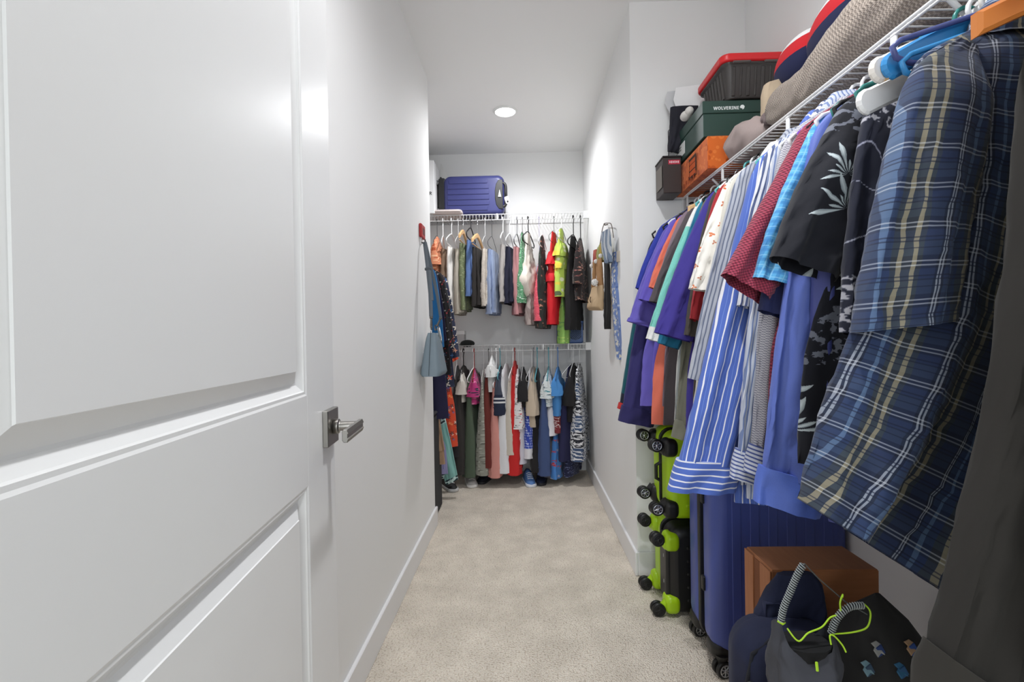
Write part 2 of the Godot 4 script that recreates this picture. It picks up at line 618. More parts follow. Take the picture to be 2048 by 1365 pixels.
func daylight() -> void:   # a window in the wall behind the camera, across the hall from the doorway
	var root := tag(Node3D.new(), "daylit window of the hall facing the closet doorway", "window", "", "structure")
	root.name = "window_1"
	add_child(root)
	root.position = P(0.1, 1.35, -1.69)
	root.rotation.y = PI
	var white := mat(rgb(236, 236, 236), 0.5)
	for k in 4:
		var m := M.new()
		m.box(at([Vector3(-0.64, 0, 0.012), Vector3(0.64, 0, 0.012), Vector3(0, 0.69, 0.012), Vector3(0, -0.69, 0.012)][k]), [Vector3(0.08, 1.46, 0.024), Vector3(0.08, 1.46, 0.024), Vector3(1.2, 0.08, 0.024), Vector3(1.2, 0.08, 0.024)][k], 0.004)
		part("window_frame", m, white, root)
	var g := M.new()
	g.box(at(Vector3(0, 0, 0.004)), Vector3(1.2, 1.3, 0.006), 0.001)
	var lm := StandardMaterial3D.new()
	lm.albedo_color = Color.WHITE
	lm.emission_enabled = true
	lm.emission = Color(0.95, 0.98, 1.0)
	lm.emission_energy_multiplier = 0.8
	part("window_pane", g, lm, root)
	var l := AreaLight3D.new()
	l.name = "light"
	l.area_size = Vector2(1.2, 1.3)
	l.light_energy = 0.75
	l.light_color = Color(0.95, 0.98, 1.0)
	l.area_range = 12.0
	l.shadow_enabled = true
	l.position = Vector3(0, 0, 0.03)
	l.rotation.y = PI
	root.add_child(l)

func slab(x0, x1, y0, y1, d0, d1, c := 0.0) -> M:
	var m := M.new()
	m.box(at(P((x0 + x1) / 2.0, (y0 + y1) / 2.0, (d0 + d1) / 2.0)), Vector3(x1 - x0, y1 - y0, d1 - d0), c)
	return m

func shell() -> void:
	var wall := mat(rgb(245, 245, 244), 0.75)
	var ceil_m := mat(rgb(251, 251, 250), 0.85)
	var trim := mat(rgb(238, 238, 239), 0.4)
	var carpet: StandardMaterial3D = mat(rgb(255, 255, 255), 0.98).duplicate()
	var fn := FastNoiseLite.new()
	fn.seed = 4
	fn.noise_type = FastNoiseLite.TYPE_CELLULAR
	fn.frequency = 0.11
	fn.fractal_type = FastNoiseLite.FRACTAL_NONE
	var gr := Gradient.new()
	gr.colors = PackedColorArray([rgb(255, 248, 234), rgb(248, 235, 218), rgb(196, 180, 162)])
	gr.offsets = PackedFloat32Array([0.0, 0.5, 1.0])
	var nt := NoiseTexture2D.new()
	nt.width = 1024; nt.height = 1024; nt.seamless = true; nt.seamless_blend_skirt = 0.01; nt.noise = fn; nt.color_ramp = gr
	carpet.albedo_texture = nt
	var ht := NoiseTexture2D.new()
	ht.width = 1024; ht.height = 1024; ht.seamless = true; ht.seamless_blend_skirt = 0.01; ht.noise = fn
	carpet.heightmap_enabled = true
	carpet.heightmap_texture = ht
	carpet.heightmap_scale = -0.6
	carpet.uv1_triplanar = true
	carpet.uv1_world_triplanar = true
	carpet.uv1_scale = Vector3(1.6, 1.6, 1.6)
	var dn := FastNoiseLite.new()
	dn.seed = 9; dn.frequency = 0.018
	var dg := Gradient.new()
	dg.colors = PackedColorArray([Color(0.89, 0.885, 0.88), Color(1, 1, 1)])
	var dt := NoiseTexture2D.new()
	dt.width = 512; dt.height = 512; dt.seamless = true; dt.noise = dn; dt.color_ramp = dg
	carpet.detail_enabled = true
	carpet.detail_blend_mode = BaseMaterial3D.BLEND_MODE_MUL
	carpet.detail_albedo = dt
	carpet.detail_uv_layer = BaseMaterial3D.DETAIL_UV_2
	carpet.uv2_triplanar = true
	carpet.uv2_world_triplanar = true
	carpet.uv2_scale = Vector3(0.55, 0.55, 0.55)
	struct("floor", slab(-1.3, 1.7, -0.1, 0.0, -1.8, DF + 0.1), carpet, "beige cut-pile carpet covering the closet floor", "carpet")
	struct("ceiling", slab(-1.3, 1.7, H, H + 0.1, -1.8, DF + 0.1), ceil_m, "plain pale grey ceiling over the closet", "ceiling")
	struct("wall_left", slab(XL - 0.12, XL, 0, H, 0.1, DL), wall, "pale grey wall behind the open door, with the handbag on it", "wall")
	struct("wall_nook_front", slab(XN - 0.12, XL - 0.12, 0, H, DL - 0.12, DL), wall, "pale grey return wall at the front of the left nook", "wall")
	struct("wall_nook_left", slab(XN - 0.12, XN, 0, H, DL, DF), wall, "pale grey side wall of the nook beyond the left wall", "wall")
	struct("wall_back", slab(XN - 0.12, XR, 0, H, DF, DF + 0.12), wall, "pale grey back wall behind the double-hung clothes", "wall")
	struct("wall_pier_right", slab(XR, XA + 0.12, 0, H, DN, DF + 0.12), wall, "pale grey wall block right of the aisle ending the long rod", "wall")
	struct("wall_right", slab(XA, XA + 0.12, 0, H, 0.1, DN), wall, "pale grey wall behind the clothes of the long rod", "wall")
	struct("wall_doorway_left", slab(-1.3, -0.3, 0, H, -0.02, 0.1), wall, "wall left of the doorway on the hinge side", "wall")
	struct("wall_doorway_right", slab(0.56, 1.7, 0, H, -0.02, 0.1), wall, "wall right of the doorway", "wall")
	struct("wall_doorway_top", slab(-0.3, 0.56, 2.08, H, -0.02, 0.1), wall, "wall above the doorway", "wall")
	struct("wall_hall_back", slab(-1.3, 1.7, 0, H, -1.8, -1.7), wall, "wall of the hall facing the doorway", "wall")
	struct("wall_hall_left", slab(-1.3, -1.2, 0, H, -1.7, -0.02), wall, "left wall of the hall outside the closet", "wall")
	struct("wall_hall_right", slab(1.6, 1.7, 0, H, -1.7, -0.02), wall, "right wall of the hall outside the closet", "wall")
	var t := 0.014
	for b in [["baseboard_left", XL, XL + t, 0.1, DL + t, "white baseboard along the left wall"], ["baseboard_right", XR - t, XR, DN - t, DF, "white baseboard along the wall block right of the aisle"], ["baseboard_alcove_right", XA - t, XA, 0.1, DN, "white baseboard of the wall behind the long rod"],
			["baseboard_nook_left", XN, XN + t, DL, DF, "white baseboard of the left nook"]]:
		struct(b[0], slab(b[1], b[2], 0, 0.113, b[3], b[4], 0.003), trim, b[5], "baseboard")
	struct("baseboard_back", slab(XN, XR - t, 0, 0.113, DF - t, DF, 0.003), trim, "white baseboard of the back wall under the clothes", "baseboard")
	struct("baseboard_alcove_end", slab(XR + 0.0005, XA - t, 0, 0.113, DN - t, DN, 0.003), trim, "white baseboard on the end wall behind the lime suitcases", "baseboard")
	struct("baseboard_nook_front", slab(XL - 0.12, XL - 0.0005, 0, 0.113, DL, DL + t, 0.003), trim, "white baseboard round the end of the left wall", "baseboard")

func door() -> void:
	var paint := mat(rgb(232, 232, 231), 0.33)
	var nick := mat(rgb(150, 147, 142), 0.34, 1.0)
	var root := tag(Node3D.new(), "open white two-panel door with a satin nickel lever", "door", "", "structure")
	root.name = "door_1"
	add_child(root)
	# local: x along the door from hinge to free edge, y up, z out of the face that is seen
	var dirv := Vector3(-0.10023, 0, -0.99496)
	var out := Vector3(0.99496, 0, -0.10023)
	var free := P(-0.3602, 0, 0.9116)
	var W := 0.815
	root.transform = Transform3D(Basis(dirv, Vector3.UP, out), free - dirv * W)
	var top := 2.03
	var b := M.new()
	var th := 0.035
	var fw := 0.137   # stile
	var zc := -th / 2
	b.box(at(Vector3(fw / 2, top / 2 + 0.006, zc)), Vector3(fw, top - 0.012, th), 0.0015)
	part("hinge_stile", b, paint, root)
	b = M.new()
	b.box(at(Vector3(W - 0.0735, top / 2 + 0.006, zc)), Vector3(0.147, top - 0.012, th), 0.0015)
	part("lock_stile", b, paint, root)
	for r in [["bottom_rail", 0.012, 0.24], ["lock_rail", 0.922, 1.064], ["top_rail", 1.89, top]]:
		b = M.new()
		b.box(at(Vector3((fw + W - 0.147) / 2, (r[1] + r[2]) / 2, zc)), Vector3(W - 0.147 - fw, r[2] - r[1], th), 0.0)
		part(r[0], b, paint, root)
	for r in [[0.24, 0.922], [1.064, 1.89]]:
		b = M.new()
		var x0 := fw
		var x1 := W - 0.147
		var prof := [[0.0, 0.0], [0.003, -0.0015], [0.007, -0.0015], [0.0085, -0.004], [0.016, -0.009], [0.0185, -0.0105], [0.022, -0.0105], [0.04, -0.0022], [0.041, -0.0008]]
		var rows := []
		var uvs := []
		for pr in prof:
			var i: float = pr[0]
			rows.append(PackedVector3Array([Vector3(x0 + i, r[0] + i, pr[1]), Vector3(x1 - i, r[0] + i, pr[1]), Vector3(x1 - i, r[1] - i, pr[1]), Vector3(x0 + i, r[1] - i, pr[1]), Vector3(x0 + i, r[0] + i, pr[1])]))
		for i in prof.size() - 1:
			for j in 4:
				b.face([rows[i][j], rows[i][j + 1], rows[i + 1][j + 1], rows[i + 1][j]], Vector3(0, 0, 1))
		var q: PackedVector3Array = rows[-1]
		b.face([q[0], q[1], q[2], q[3]], Vector3(0, 0, 1))
		b.face([Vector3(x0, r[0], -th), Vector3(x1, r[0], -th), Vector3(x1, r[1], -th), Vector3(x0, r[1], -th)], Vector3(0, 0, -1))
		part("raised_panel", b, paint, root)
	var h := Node3D.new()
	h.name = "door_handle"
	root.add_child(h)
	h.position = Vector3(W - 0.040, 0.996, 0)
	h.set_meta("label", "satin nickel lever on a square rose")
	b = M.new()
	b.box(at(Vector3(0, 0, 0.005)), Vector3(0.064, 0.064, 0.010), 0.0012)
	part("square_rose", b, nick, h)
	b = M.new()
	b.lathe([V2(0.0, 0.0), V2(0.0135, 0.0), V2(0.0135, 0.009), V2(0.0125, 0.010), V2(0.0095, 0.0102), V2(0.0085, 0.0125), V2(0.0085, 0.044), V2(0.0, 0.044)], at(Vector3(0, 0, 0.010), Basis(Vector3.RIGHT, PI / 2)), 28, false)
	part("shank", b, nick, h)
	b = M.new()
	# lever: flat bar with a ridge along its face
	var sec := PackedVector2Array([V2(-0.0105, -0.003), V2(-0.007, -0.0055), V2(0.007, -0.0055), V2(0.0105, -0.003), V2(0.0105, 0.003), V2(0.0045, 0.0055), V2(0.003, 0.004), V2(-0.003, 0.004), V2(-0.0045, 0.0055), V2(-0.0105, 0.003)])
	b.prism(sec, 0.108, at(Vector3(-0.044, 0, 0.056), Basis(Vector3.UP, PI / 2) * Basis(Vector3.BACK, PI / 2)), 0.001)
	part("lever", b, nick, h)

# ---- wire shelves ------------------------------------------------------------------------------------------------
func rod_y(d: float) -> float: return 1.702 + 0.03 * (d - 0.9)
func shelf_y(d: float) -> float: return 1.757 + 0.03 * (d - 0.9)

func wires(root: Node3D, name_: String, pts: Array, r: float, m: Material) -> void:
	var w := M.new()
	w.tube(pts, r, 6)
	part(name_, w, m, root)

func shelf_right() -> void:
	var white := mat(rgb(226, 226, 226), 0.35)
	var root := thing("wire_shelf", "long white wire shelf with a hanging rod on the right wall", "shelf", P(0.92, 1.77, 1.35))
	var o := -root.position
	var d0 := 0.12
	var d1 := 2.345
	var xs := 0.762
	wires(root, "front_rail", [o + P(xs, shelf_y(d0), d0), o + P(xs, shelf_y(d1), d1)], 0.0042, white)
	wires(root, "lower_rail", [o + P(xs, shelf_y(d0) - 0.008, d0), o + P(xs, shelf_y(d1) - 0.008, d1)], 0.003, white)
	wires(root, "back_rail", [o + P(1.065, shelf_y(d0) - 0.004, d0), o + P(1.065, shelf_y(d1) - 0.004, d1)], 0.003, white)
	wires(root, "middle_rail", [o + P(0.92, shelf_y(d0) - 0.006, d0), o + P(0.92, shelf_y(d1) - 0.006, d1)], 0.003, white)
	var w := M.new()
	w.tube([P(0.792, rod_y(d0), d0), P(0.792, rod_y(d1), d1)].map(func(p): return p + o), 0.0085, 14)
	part("hanging_rod", w, white, root)
	var cw := M.new()
	cw.tube([Vector3(0.303, -0.001, 0), Vector3(0.006, 0.003, 0), Vector3(0, 0, 0), Vector3(0, -0.008, 0)], 0.0018, 6)
	var mesh := cw.mesh()
	var n := 84
	for i in n:
		var d := d0 + 0.02 + (d1 - d0 - 0.04) * i / (n - 1)
		var p := part("cross_wire", mesh, white, root)
		p.position = o + P(xs, shelf_y(d), d)
	for d in [0.62, 1.02, 1.42, 1.88, 2.28]:
		var b := M.new()
		b.box(at(o + P(xs + 0.001, shelf_y(d) - 0.022, d)), Vector3(0.006, 0.055, 0.017), 0.002)
		b.box(at(o + P(xs + 0.016, shelf_y(d) - 0.052, d)), Vector3(0.036, 0.008, 0.017), 0.002)
		part("rod_clip", b, white, root)
	var e := M.new()
	e.box(at(o + P(0.795, shelf_y(d1) - 0.03, d1 + 0.004)), Vector3(0.07, 0.075, 0.016), 0.004)
	part("end_bracket", e, white, root)
	for d in [0.9, 2.0]:
		var b := M.new()
		b.tube([o + P(0.77, shelf_y(d) - 0.012, d), o + P(1.064, shelf_y(d) - 0.31, d)], 0.005, 8)
		part("support_strut", b, white, root)

func shelf_back(name_: String, label: String, ytop: float, x0: float, x1: float) -> void:
	var white := mat(rgb(228, 228, 228), 0.4)
	var df := 3.9
	var root := thing(name_, label, "shelf", P((x0 + x1) / 2, ytop, 4.05))
	var o := -root.position
	wires(root, "front_rail", [o + P(x0, ytop, df), o + P(x1, ytop, df)], 0.0036, white)
	wires(root, "hanging_rail", [o + P(x0, ytop - 0.044, df), o + P(x1, ytop - 0.044, df)], 0.0034, white)
	wires(root, "back_rail", [o + P(x0, ytop - 0.003, DF - 0.008), o + P(x1, ytop - 0.003, DF - 0.008)], 0.003, white)
	wires(root, "middle_rail", [o + P(x0, ytop - 0.006, 4.06), o + P(x1, ytop - 0.006, 4.06)], 0.003, white)
	var cw := M.new()
	cw.tube([Vector3(0, -0.001, -0.31), Vector3(0, 0.002, -0.006), Vector3(0, 0, 0), Vector3(0, -0.044, 0)], 0.0016, 5)
	var mesh := cw.mesh()
	var n := int((x1 - x0) / 0.0254)
	for i in n:
		var p := part("cross_wire", mesh, white, root)
		p.position = o + P(x0 + 0.012 + 0.0254 * i, ytop, df)
	for x in [x0 + 0.28, -0.2, 0.15, 0.35]:
		if name_ == "upper_wire_shelf" and x > 0.0: continue
		var b := M.new()
		b.box(at(o + P(x, ytop - 0.02, df - 0.004)), Vector3(0.012, 0.052, 0.006), 0.002)
		part("rail_clip", b, white, root)
	var e := M.new()
	e.box(at(o + P(x1 - 0.012, ytop - 0.02, df - 0.002)), Vector3(0.05, 0.062, 0.02), 0.004)
	part("end_bracket", e, white, root)

# ---- the long rod on the right -----------------------------------------------------------------------------------
func cloth_prints() -> void:

	stripes("stripe_blue", rgb(84, 112, 196), [[0.0, 0.16, rgb(238, 238, 246)], [0.58, 0.63, rgb(120, 146, 216)]], 0.0175)
	stripes("stripe_blue_cuff", rgb(84, 112, 196), [[0.0, 0.22, rgb(238, 238, 246)]], 0.0165, true)
	stripes("stripe_light", rgb(198, 204, 218), [[0.0, 0.4, rgb(120, 138, 182)], [0.4, 0.5, rgb(232, 234, 240)]], 0.008)
	stripes("stripe_cuff", rgb(215, 219, 230), [[0.0, 0.4, rgb(80, 96, 160)]], 0.009, true)
	stripes("stripe_grey", rgb(186, 190, 200), [[0.0, 0.35, rgb(116, 124, 146)]], 0.009)
	stripes("stripe_navy_white", rgb(232, 234, 240), [[0.0, 0.45, rgb(84, 98, 140)]], 0.010)
	printed("plaid", 512, 0.094, 0.056, func(u, v):
		var wa := rgb(34, 46, 78)
		if u < 0.14: wa = rgb(18, 24, 44)
		elif u < 0.44: wa = rgb(42, 60, 98)
		elif u < 0.8: wa = rgb(60, 64, 62)
		var we := rgb(36, 50, 84)
		if v < 0.34: we = rgb(22, 30, 52)
		elif v > 0.6: we = rgb(46, 60, 84)
		var c := wa.lerp(we, 0.5)
		for l in [[0.05, 0.012, rgb(206, 210, 218)], [0.095, 0.012, rgb(206, 210, 218)], [0.31, 0.03, rgb(104, 130, 164)], [0.56, 0.028, rgb(184, 168, 132)], [0.71, 0.028, rgb(184, 168, 132)]]:
			if absf(u - l[0]) < l[1]: c = c.lerp(l[2], 0.6)
		for l in [[0.14, 0.02, rgb(212, 214, 218)], [0.25, 0.02, rgb(212, 214, 218)], [0.52, 0.02, rgb(16, 22, 44)], [0.62, 0.02, rgb(16, 22, 44)], [0.8, 0.015, rgb(16, 22, 44)]]:
			if absf(v - l[0]) < l[1]: c = c.lerp(l[2], 0.5)
		return c)
	printed("waffle_red", 64, 0.0075, 0.0075, func(u, v):
		var d := sin(u * TAU) * sin(v * TAU)
		return rgb(168, 62, 84).lerp(rgb(104, 30, 52), clampf(0.5 - 0.7 * d, 0, 1)))
	var wm: StandardMaterial3D = mats["waffle_red"]
	wm.heightmap_enabled = true
	wm.heightmap_scale = 0.15
	wm.heightmap_texture = tx("waffle_h", 64, func(u, v): var q := 0.5 + 0.5 * sin(u * TAU) * sin(v * TAU); return Color(q, q, q))
	printed("knit_grey", 64, 0.011, 0.011, func(u, v):
		var d := sin(u * TAU * 2) * sin(v * TAU * 2 + (PI if u > 0.5 else 0.0))
		return rgb(208, 206, 210).lerp(rgb(124, 124, 140), clampf(0.4 - 0.6 * d, 0, 1)))
	printed("check_blue", 128, 0.02, 0.02, func(u, v):
		var c := rgb(92, 170, 220)
		if absf(u - 0.5) < 0.16: c = c.lerp(rgb(58, 128, 194), 0.6)
		if absf(v - 0.5) < 0.16: c = c.lerp(rgb(58, 128, 194), 0.6)
		if u < 0.1 or v < 0.1: c = c.lerp(rgb(170, 216, 240), 0.5)
		return c)
	spots("crabs", rgb(240, 236, 228), [rgb(206, 106, 66), rgb(196, 120, 90), rgb(214, 122, 80)], 34, 0.035, 0.05, 0.19, 3)
	printed("palm_leaves", 512, 0.3, 0.46, func(u, v): return palm(u, v))
	printed("line_drawing", 256, 0.34, 0.5, func(u, v):
		var c := rgb(20, 24, 44)
		var q: float = absf(fmod(u * 1.0 + 0.22 * sin(v * 9.0) + 0.1 * sin(v * 23.0), 0.5) - 0.25)
		if q < 0.006: c = rgb(170, 172, 186)
		if (v < 0.2 or v > 0.72) and nz.get_noise_2d(u * 190, v * 320) > 0.16: c = rgb(178, 178, 186)
		if absf(v - 0.42 - 0.16 * sin(u * 13.0)) < 0.004: c = rgb(150, 152, 170)
		return c)
	printed("knit_taupe", 64, 0.012, 0.009, func(u, v):
		var d := sin(v * TAU + (1.0 if u < 0.5 else -1.0) * sin(u * TAU * 2) * 1.4)
		return rgb(186, 172, 160).lerp(rgb(138, 126, 116), clampf(0.5 - 0.5 * d, 0, 1)))
	var km: StandardMaterial3D = mats["knit_taupe"]
	km.heightmap_enabled = true
	km.heightmap_scale = 0.22
	km.heightmap_texture = tx("knit_h", 64, func(u, v): var q := 0.5 + 0.5 * sin(v * TAU + (1.0 if u < 0.5 else -1.0) * sin(u * TAU * 2) * 1.4); return Color(q, q, q))

func palm(u: float, v: float) -> Color:
	var c := rgb(11, 13, 25)
	for s in [[0.97, 0.40, 0.0], [0.06, 0.52, 2.0], [0.55, 0.9, 4.0], [0.5, 0.3, 5.0]]:
		var dx: float = u - s[0]
		dx -= roundf(dx)
		dx *= 0.65
		var dy: float = v - s[1]
		dy -= roundf(dy)
		var rr := sqrt(dx * dx + dy * dy)
		if rr < 0.16:
			var an := atan2(dy, dx)
			var k: float = an * 2.9 + s[2]
			var w := absf(fmod(k + 60.0, 1.0) - 0.5) * 2.0
			var lim := 0.16 * (0.7 + 0.3 * sin(floorf(k + 60.0) * 2.3))
			if rr < lim and w < 0.75 * sin(PI * clampf(rr / lim, 0.05, 1.0)) and (an < -0.1 or an > 2.5 or s[2] > 3.0):
				c = rgb(196, 206, 208).lerp(rgb(112, 124, 132), clampf(w * 1.1, 0, 1))
	if v < 0.24 and nz.get_noise_2d(u * 90 + 500, v * 200) > 0.12: c = rgb(108, 112, 124)
	return c

func right_rod() -> void:
	cloth_prints()
	var g := "clothes on the right rod"
	shirt("fleece_jacket", "dark teal fleece jacket with a navy yoke and red hem, farthest on the long rod", "jacket", 2.3, stripes("teal_block", rgb(20, 92, 104), [[0.0, 0.4, rgb(34, 40, 58)]], 0.78, true), V2(0.44, 0.83), V2(0.5, 0.81), 0.8, {"hem": 0.31, "cuff": {"len": 0.02, "mat": cloth(196, 50, 48)}})
	shirt("sweatshirt", "dark navy long-sleeved sweatshirt with ribbed cuffs hanging beside the lime suitcases", "sweatshirt", 2.21, cloth(52, 48, 106), V2(0.436, 0.83), V2(0.58, 0.8), 0.78, {"hem": 0.28, "sth": 0.035, "sfold": 0.014, "cuff": {"len": 0.062, "mat": cloth(46, 42, 96)}})
	shirt("t_shirt", "bright royal blue short-sleeved tee next to the lilac tees", "shirt", 2.16, cloth(52, 66, 168), V2(0.49, 1.36), V2(0.56, 1.33), 0.9, {"ys": 1.625})
	shirt("t_shirt", "lilac purple tee with the longer sleeve, right behind the other lilac tee", "shirt", 2.1, cloth(112, 102, 196), V2(0.446, 1.218), V2(0.6, 1.17), 0.85, {"hem": 0.3, "cuff": {"len": 0.008, "mat": cloth(104, 94, 186)}})
	shirt("t_shirt", "lilac purple tee with the shorter flared sleeve", "shirt", 2.02, cloth(106, 94, 196), V2(0.47, 1.3), V2(0.6, 1.255), 0.9, {"ys": 1.61, "sth": 0.03})
	shirt("t_shirt", "coral orange tee whose hem hangs just above the upper lime suitcase", "shirt", 1.93, cloth(236, 124, 100), V2(0.49, 1.34), V2(0.58, 1.3), 0.8, {"hem": 0.295})
	shirt("t_shirt", "mauve grey tee with a narrow visible edge beside the coral tee", "shirt", 1.87, cloth(140, 122, 134), V2(0.49, 1.28), V2(0.57, 1.25), 0.88, {"ys": 1.605})
	shirt("t_shirt", "charcoal grey tee with a wide dark sleeve on a wooden hanger", "shirt", 1.8, cloth(84, 76, 80), V2(0.458, 1.275), V2(0.56, 1.25), 0.82, {"hem": 0.285})
	shirt("t_shirt", "white tee with mint green sleeves", "shirt", 1.72, cloth(238, 238, 234), V2(0.424, 1.14), V2(0.5, 1.115), 0.85, {"sleeve_mat": stripes("mint_block", rgb(132, 214, 200), [[0.0, 0.27, rgb(240, 240, 236)]], 0.5, true)})
	shirt("t_shirt", "teal blue tee showing under the sleeve of the indigo tee", "shirt", 1.67, cloth(34, 116, 150), V2(0.45, 1.125), V2(0.52, 1.1), 0.84, {"ys": 1.6})
	shirt("t_shirt", "deep indigo tee with a broad sleeve beside the white crab-print shirt", "shirt", 1.6, cloth(62, 52, 140), V2(0.42, 1.16), V2(0.556, 1.12), 0.84, {"sth": 0.03})
	shirt("long_sleeved_shirt", "khaki olive shirt whose sleeve shows under the tees", "shirt", 1.64, cloth(112, 112, 98), V2(0.5, 0.86), V2(0.58, 0.84), 0.8, {"cuff": {"len": 0.05, "mat": cloth(120, 120, 106)}})
	shirt("t_shirt", "dark olive brown tee between the indigo tee and the red tee", "shirt", 1.55, cloth(72, 66, 60), V2(0.5, 1.15), V2(0.58, 1.13), 0.85, {})
	shirt("t_shirt", "dark red tee showing a thin strip left of the white crab-print shirt", "shirt", 1.51, cloth(170, 44, 52), V2(0.505, 1.2), V2(0.58, 1.17), 0.86, {})
	shirt("short_sleeved_shirt", "white short-sleeved shirt printed all over with small orange crabs", "shirt", 1.46, mats["crabs"], V2(0.486, 1.287), V2(0.57, 1.27), 0.86, {"stand": true})
	shirt("long_sleeved_shirt", "cream shirt with its sleeve end just left of the wide blue striped cuff", "shirt", 1.42, cloth(226, 222, 210), V2(0.475, 0.88), V2(0.55, 0.85), 0.8, {})
	shirt("long_sleeved_shirt", "grey and slate fine-striped shirt behind the blue and white striped shirt", "shirt", 1.37, mats["stripe_grey"], V2(0.452, 1.03), V2(0.56, 1.0), 0.76, {"stand": true})
	shirt("long_sleeved_shirt", "blue shirt with white vertical stripes and a wide horizontally striped cuff", "shirt", 1.26, mats["stripe_blue"], V2(0.386, 0.825), V2(0.545, 0.82), 0.72, {"stand": true, "sth": 0.03, "sfold": 0.012, "sk": 1.8, "cuff": {"len": 0.072, "mat": mats["stripe_blue_cuff"]}, "hem": 0.26, "bow": 0.0})
	shirt("short_sleeved_shirt", "navy and white fine-striped shirt with its shoulder seam beside the red waffle tee", "shirt", 1.21, mats["stripe_navy_white"], V2(0.52, 1.22), V2(0.6, 1.2), 0.78, {"stand": true})
	shirt("long_sleeved_shirt", "pale blue pinstriped shirt with a cross-striped cuff behind the red waffle tee", "shirt", 1.17, mats["stripe_light"], V2(0.498, 0.87), V2(0.57, 0.85), 0.76, {"stand": true, "cuff": {"len": 0.06, "mat": mats["stripe_cuff"]}})
	shirt("knit_sweater", "grey and white knitted sweater with a nubbly texture", "sweater", 1.13, mats["knit_grey"], V2(0.513, 0.89), V2(0.58, 0.87), 0.8, {"cuff": {"len": 0.055, "mat": mats["stripe_cuff"]}})
	shirt("t_shirt", "red waffle-knit tee with a wide pointed sleeve", "shirt", 1.07, mats["waffle_red"], V2(0.429, 1.28), V2(0.535, 1.205), 0.9, {"sth": 0.034, "sfold": 0.012, "bow": 0.0, "ys": 1.59})
	shirt("short_sleeved_shirt", "light blue checked short-sleeved shirt showing between the red tee and the palm shirt", "shirt", 1.03, mats["check_blue"], V2(0.477, 1.267), V2(0.56, 1.24), 0.88, {"ys": 1.58})
	shirt("polo_shirt", "dark navy polo shirt just behind the periwinkle shirts", "shirt", 1.055, cloth(30, 36, 78), V2(0.5, 1.2), V2(0.58, 1.17), 0.8, {"ys": 1.56})
	var per := shirt("long_sleeved_shirt", "plain periwinkle blue long shirt whose tail hangs in front of the blue suitcase", "shirt", 1.01, cloth(92, 112, 192, 0.6), V2(0.477, 0.872), V2(0.6, 0.835), 0.78, {"ys": 1.58, "sth": 0.024, "sfold": 0.016, "hem": 0.2, "fold": 0.024, "cuff": {"len": 0.062, "mat": cloth(86, 112, 200, 0.6)}})
	var p2 := shirt("long_sleeved_shirt", "darker periwinkle shirt with a small metal cuff button, beside the plaid shirt", "shirt", 0.97, cloth(74, 82, 150, 0.55), V2(0.55, 0.87), V2(0.66, 0.83), 0.78, {"ys": 1.57, "hem": 0.2, "fold": 0.02})
	var bt := M.new()
	bt.lathe([V2(0.0, 0.004), V2(0.004, 0.003), V2(0.0065, 0.004), V2(0.007, 0.002), V2(0.007, 0.0)], at(P(0.595, 0.925, 0.935) - p2.position, Basis(Vector3.RIGHT, PI / 2)), 18, false)
	part("cuff_button", bt, mat(rgb(190, 180, 160), 0.3, 0.8), p2)
	shirt("hawaiian_shirt", "navy short-sleeved shirt with a white palm leaf on its sleeve", "shirt", 0.945, mats["palm_leaves"], V2(0.469, 1.295), V2(0.585, 1.245), 0.9, {"stand": true, "ys": 1.575, "sth": 0.032})
	shirt("short_sleeved_shirt", "black navy shirt with thin white line drawings, between the palm shirt and the plaid shirt", "shirt", 0.89, mats["line_drawing"], V2(0.565, 1.15), V2(0.68, 1.12), 0.88, {"stand": true, "ys": 1.56, "sh": 0.18, "hem": 0.2})
	shirt("short_sleeved_shirt", "blue plaid short-sleeved shirt with cream and white lines, largest on the rod", "shirt", 0.78, mats["plaid"], V2(0.5, 1.15), V2(0.645, 1.165), 0.76, {"stand": true, "ys": 1.555, "th": 0.03, "fold": 0.03, "k": 2.0, "sth": 0.04, "sfold": 0.012, "sleeve_out": 0.022, "bow": 0.004, "nu": 60, "nv": 50,
		"left": [V2(0.735, 1.64), V2(0.705, 1.618), V2(0.62, 1.58), V2(0.6, 1.53), V2(0.585, 1.4), V2(0.54, 1.2), V2(0.472, 1.02), V2(0.438, 0.882)],
		"right": [V2(0.845, 1.64), V2(0.875, 1.618), V2(0.97, 1.58), V2(0.985, 1.53), V2(0.96, 1.3), V2(0.9, 1.05), V2(0.8, 0.85), V2(0.665, 0.73)]})
	var dk := cloth(34, 31, 27)
	var bk := cloth(15, 15, 15)
	shirt("jacket", "black jacket hanging in the dark gap between the plaid shirt and the nearest jacket", "jacket", 0.68, bk, V2(0.655, 0.9), V2(0.72, 0.88), 0.7, {"hem": 0.16, "sh": 0.16, "ys": 1.55, "cx": 0.84})
	shirt("coat", "dark olive coat with its long sleeve cuff over the grey wall, nearest on the rod", "coat", 0.585, dk, V2(0.475, 0.77), V2(0.555, 0.715), 0.55, {"ys": 1.52, "sth": 0.035, "sh": 0.2, "hem": 0.2, "bow": -0.03, "cuff": {"len": 0.05, "mat": cloth(44, 41, 36)}})
	shirt("coat", "black coat at the right border of the picture, in front of the olive coat", "coat", 0.5, cloth(28, 26, 23), V2(0.52, 0.8), V2(0.6, 0.78), 0.5, {"ys": 1.5, "hem": 0.2, "sh": 0.21, "cx": 0.82})
	# hangers
	var wh := mat(rgb(236, 236, 236), 0.3)
	var bl := mat(rgb(22, 22, 24), 0.35)
	var teal := mat(rgb(92, 178, 178), 0.3)
	var teal2 := mat(rgb(48, 128, 122), 0.3)
	var blue := mat(rgb(54, 142, 206), 0.3)
	var vio := mat(rgb(128, 66, 190), 0.3)
	var slate := mat(rgb(74, 84, 142), 0.35)
	var wood := mat(rgb(206, 124, 58), 0.45)
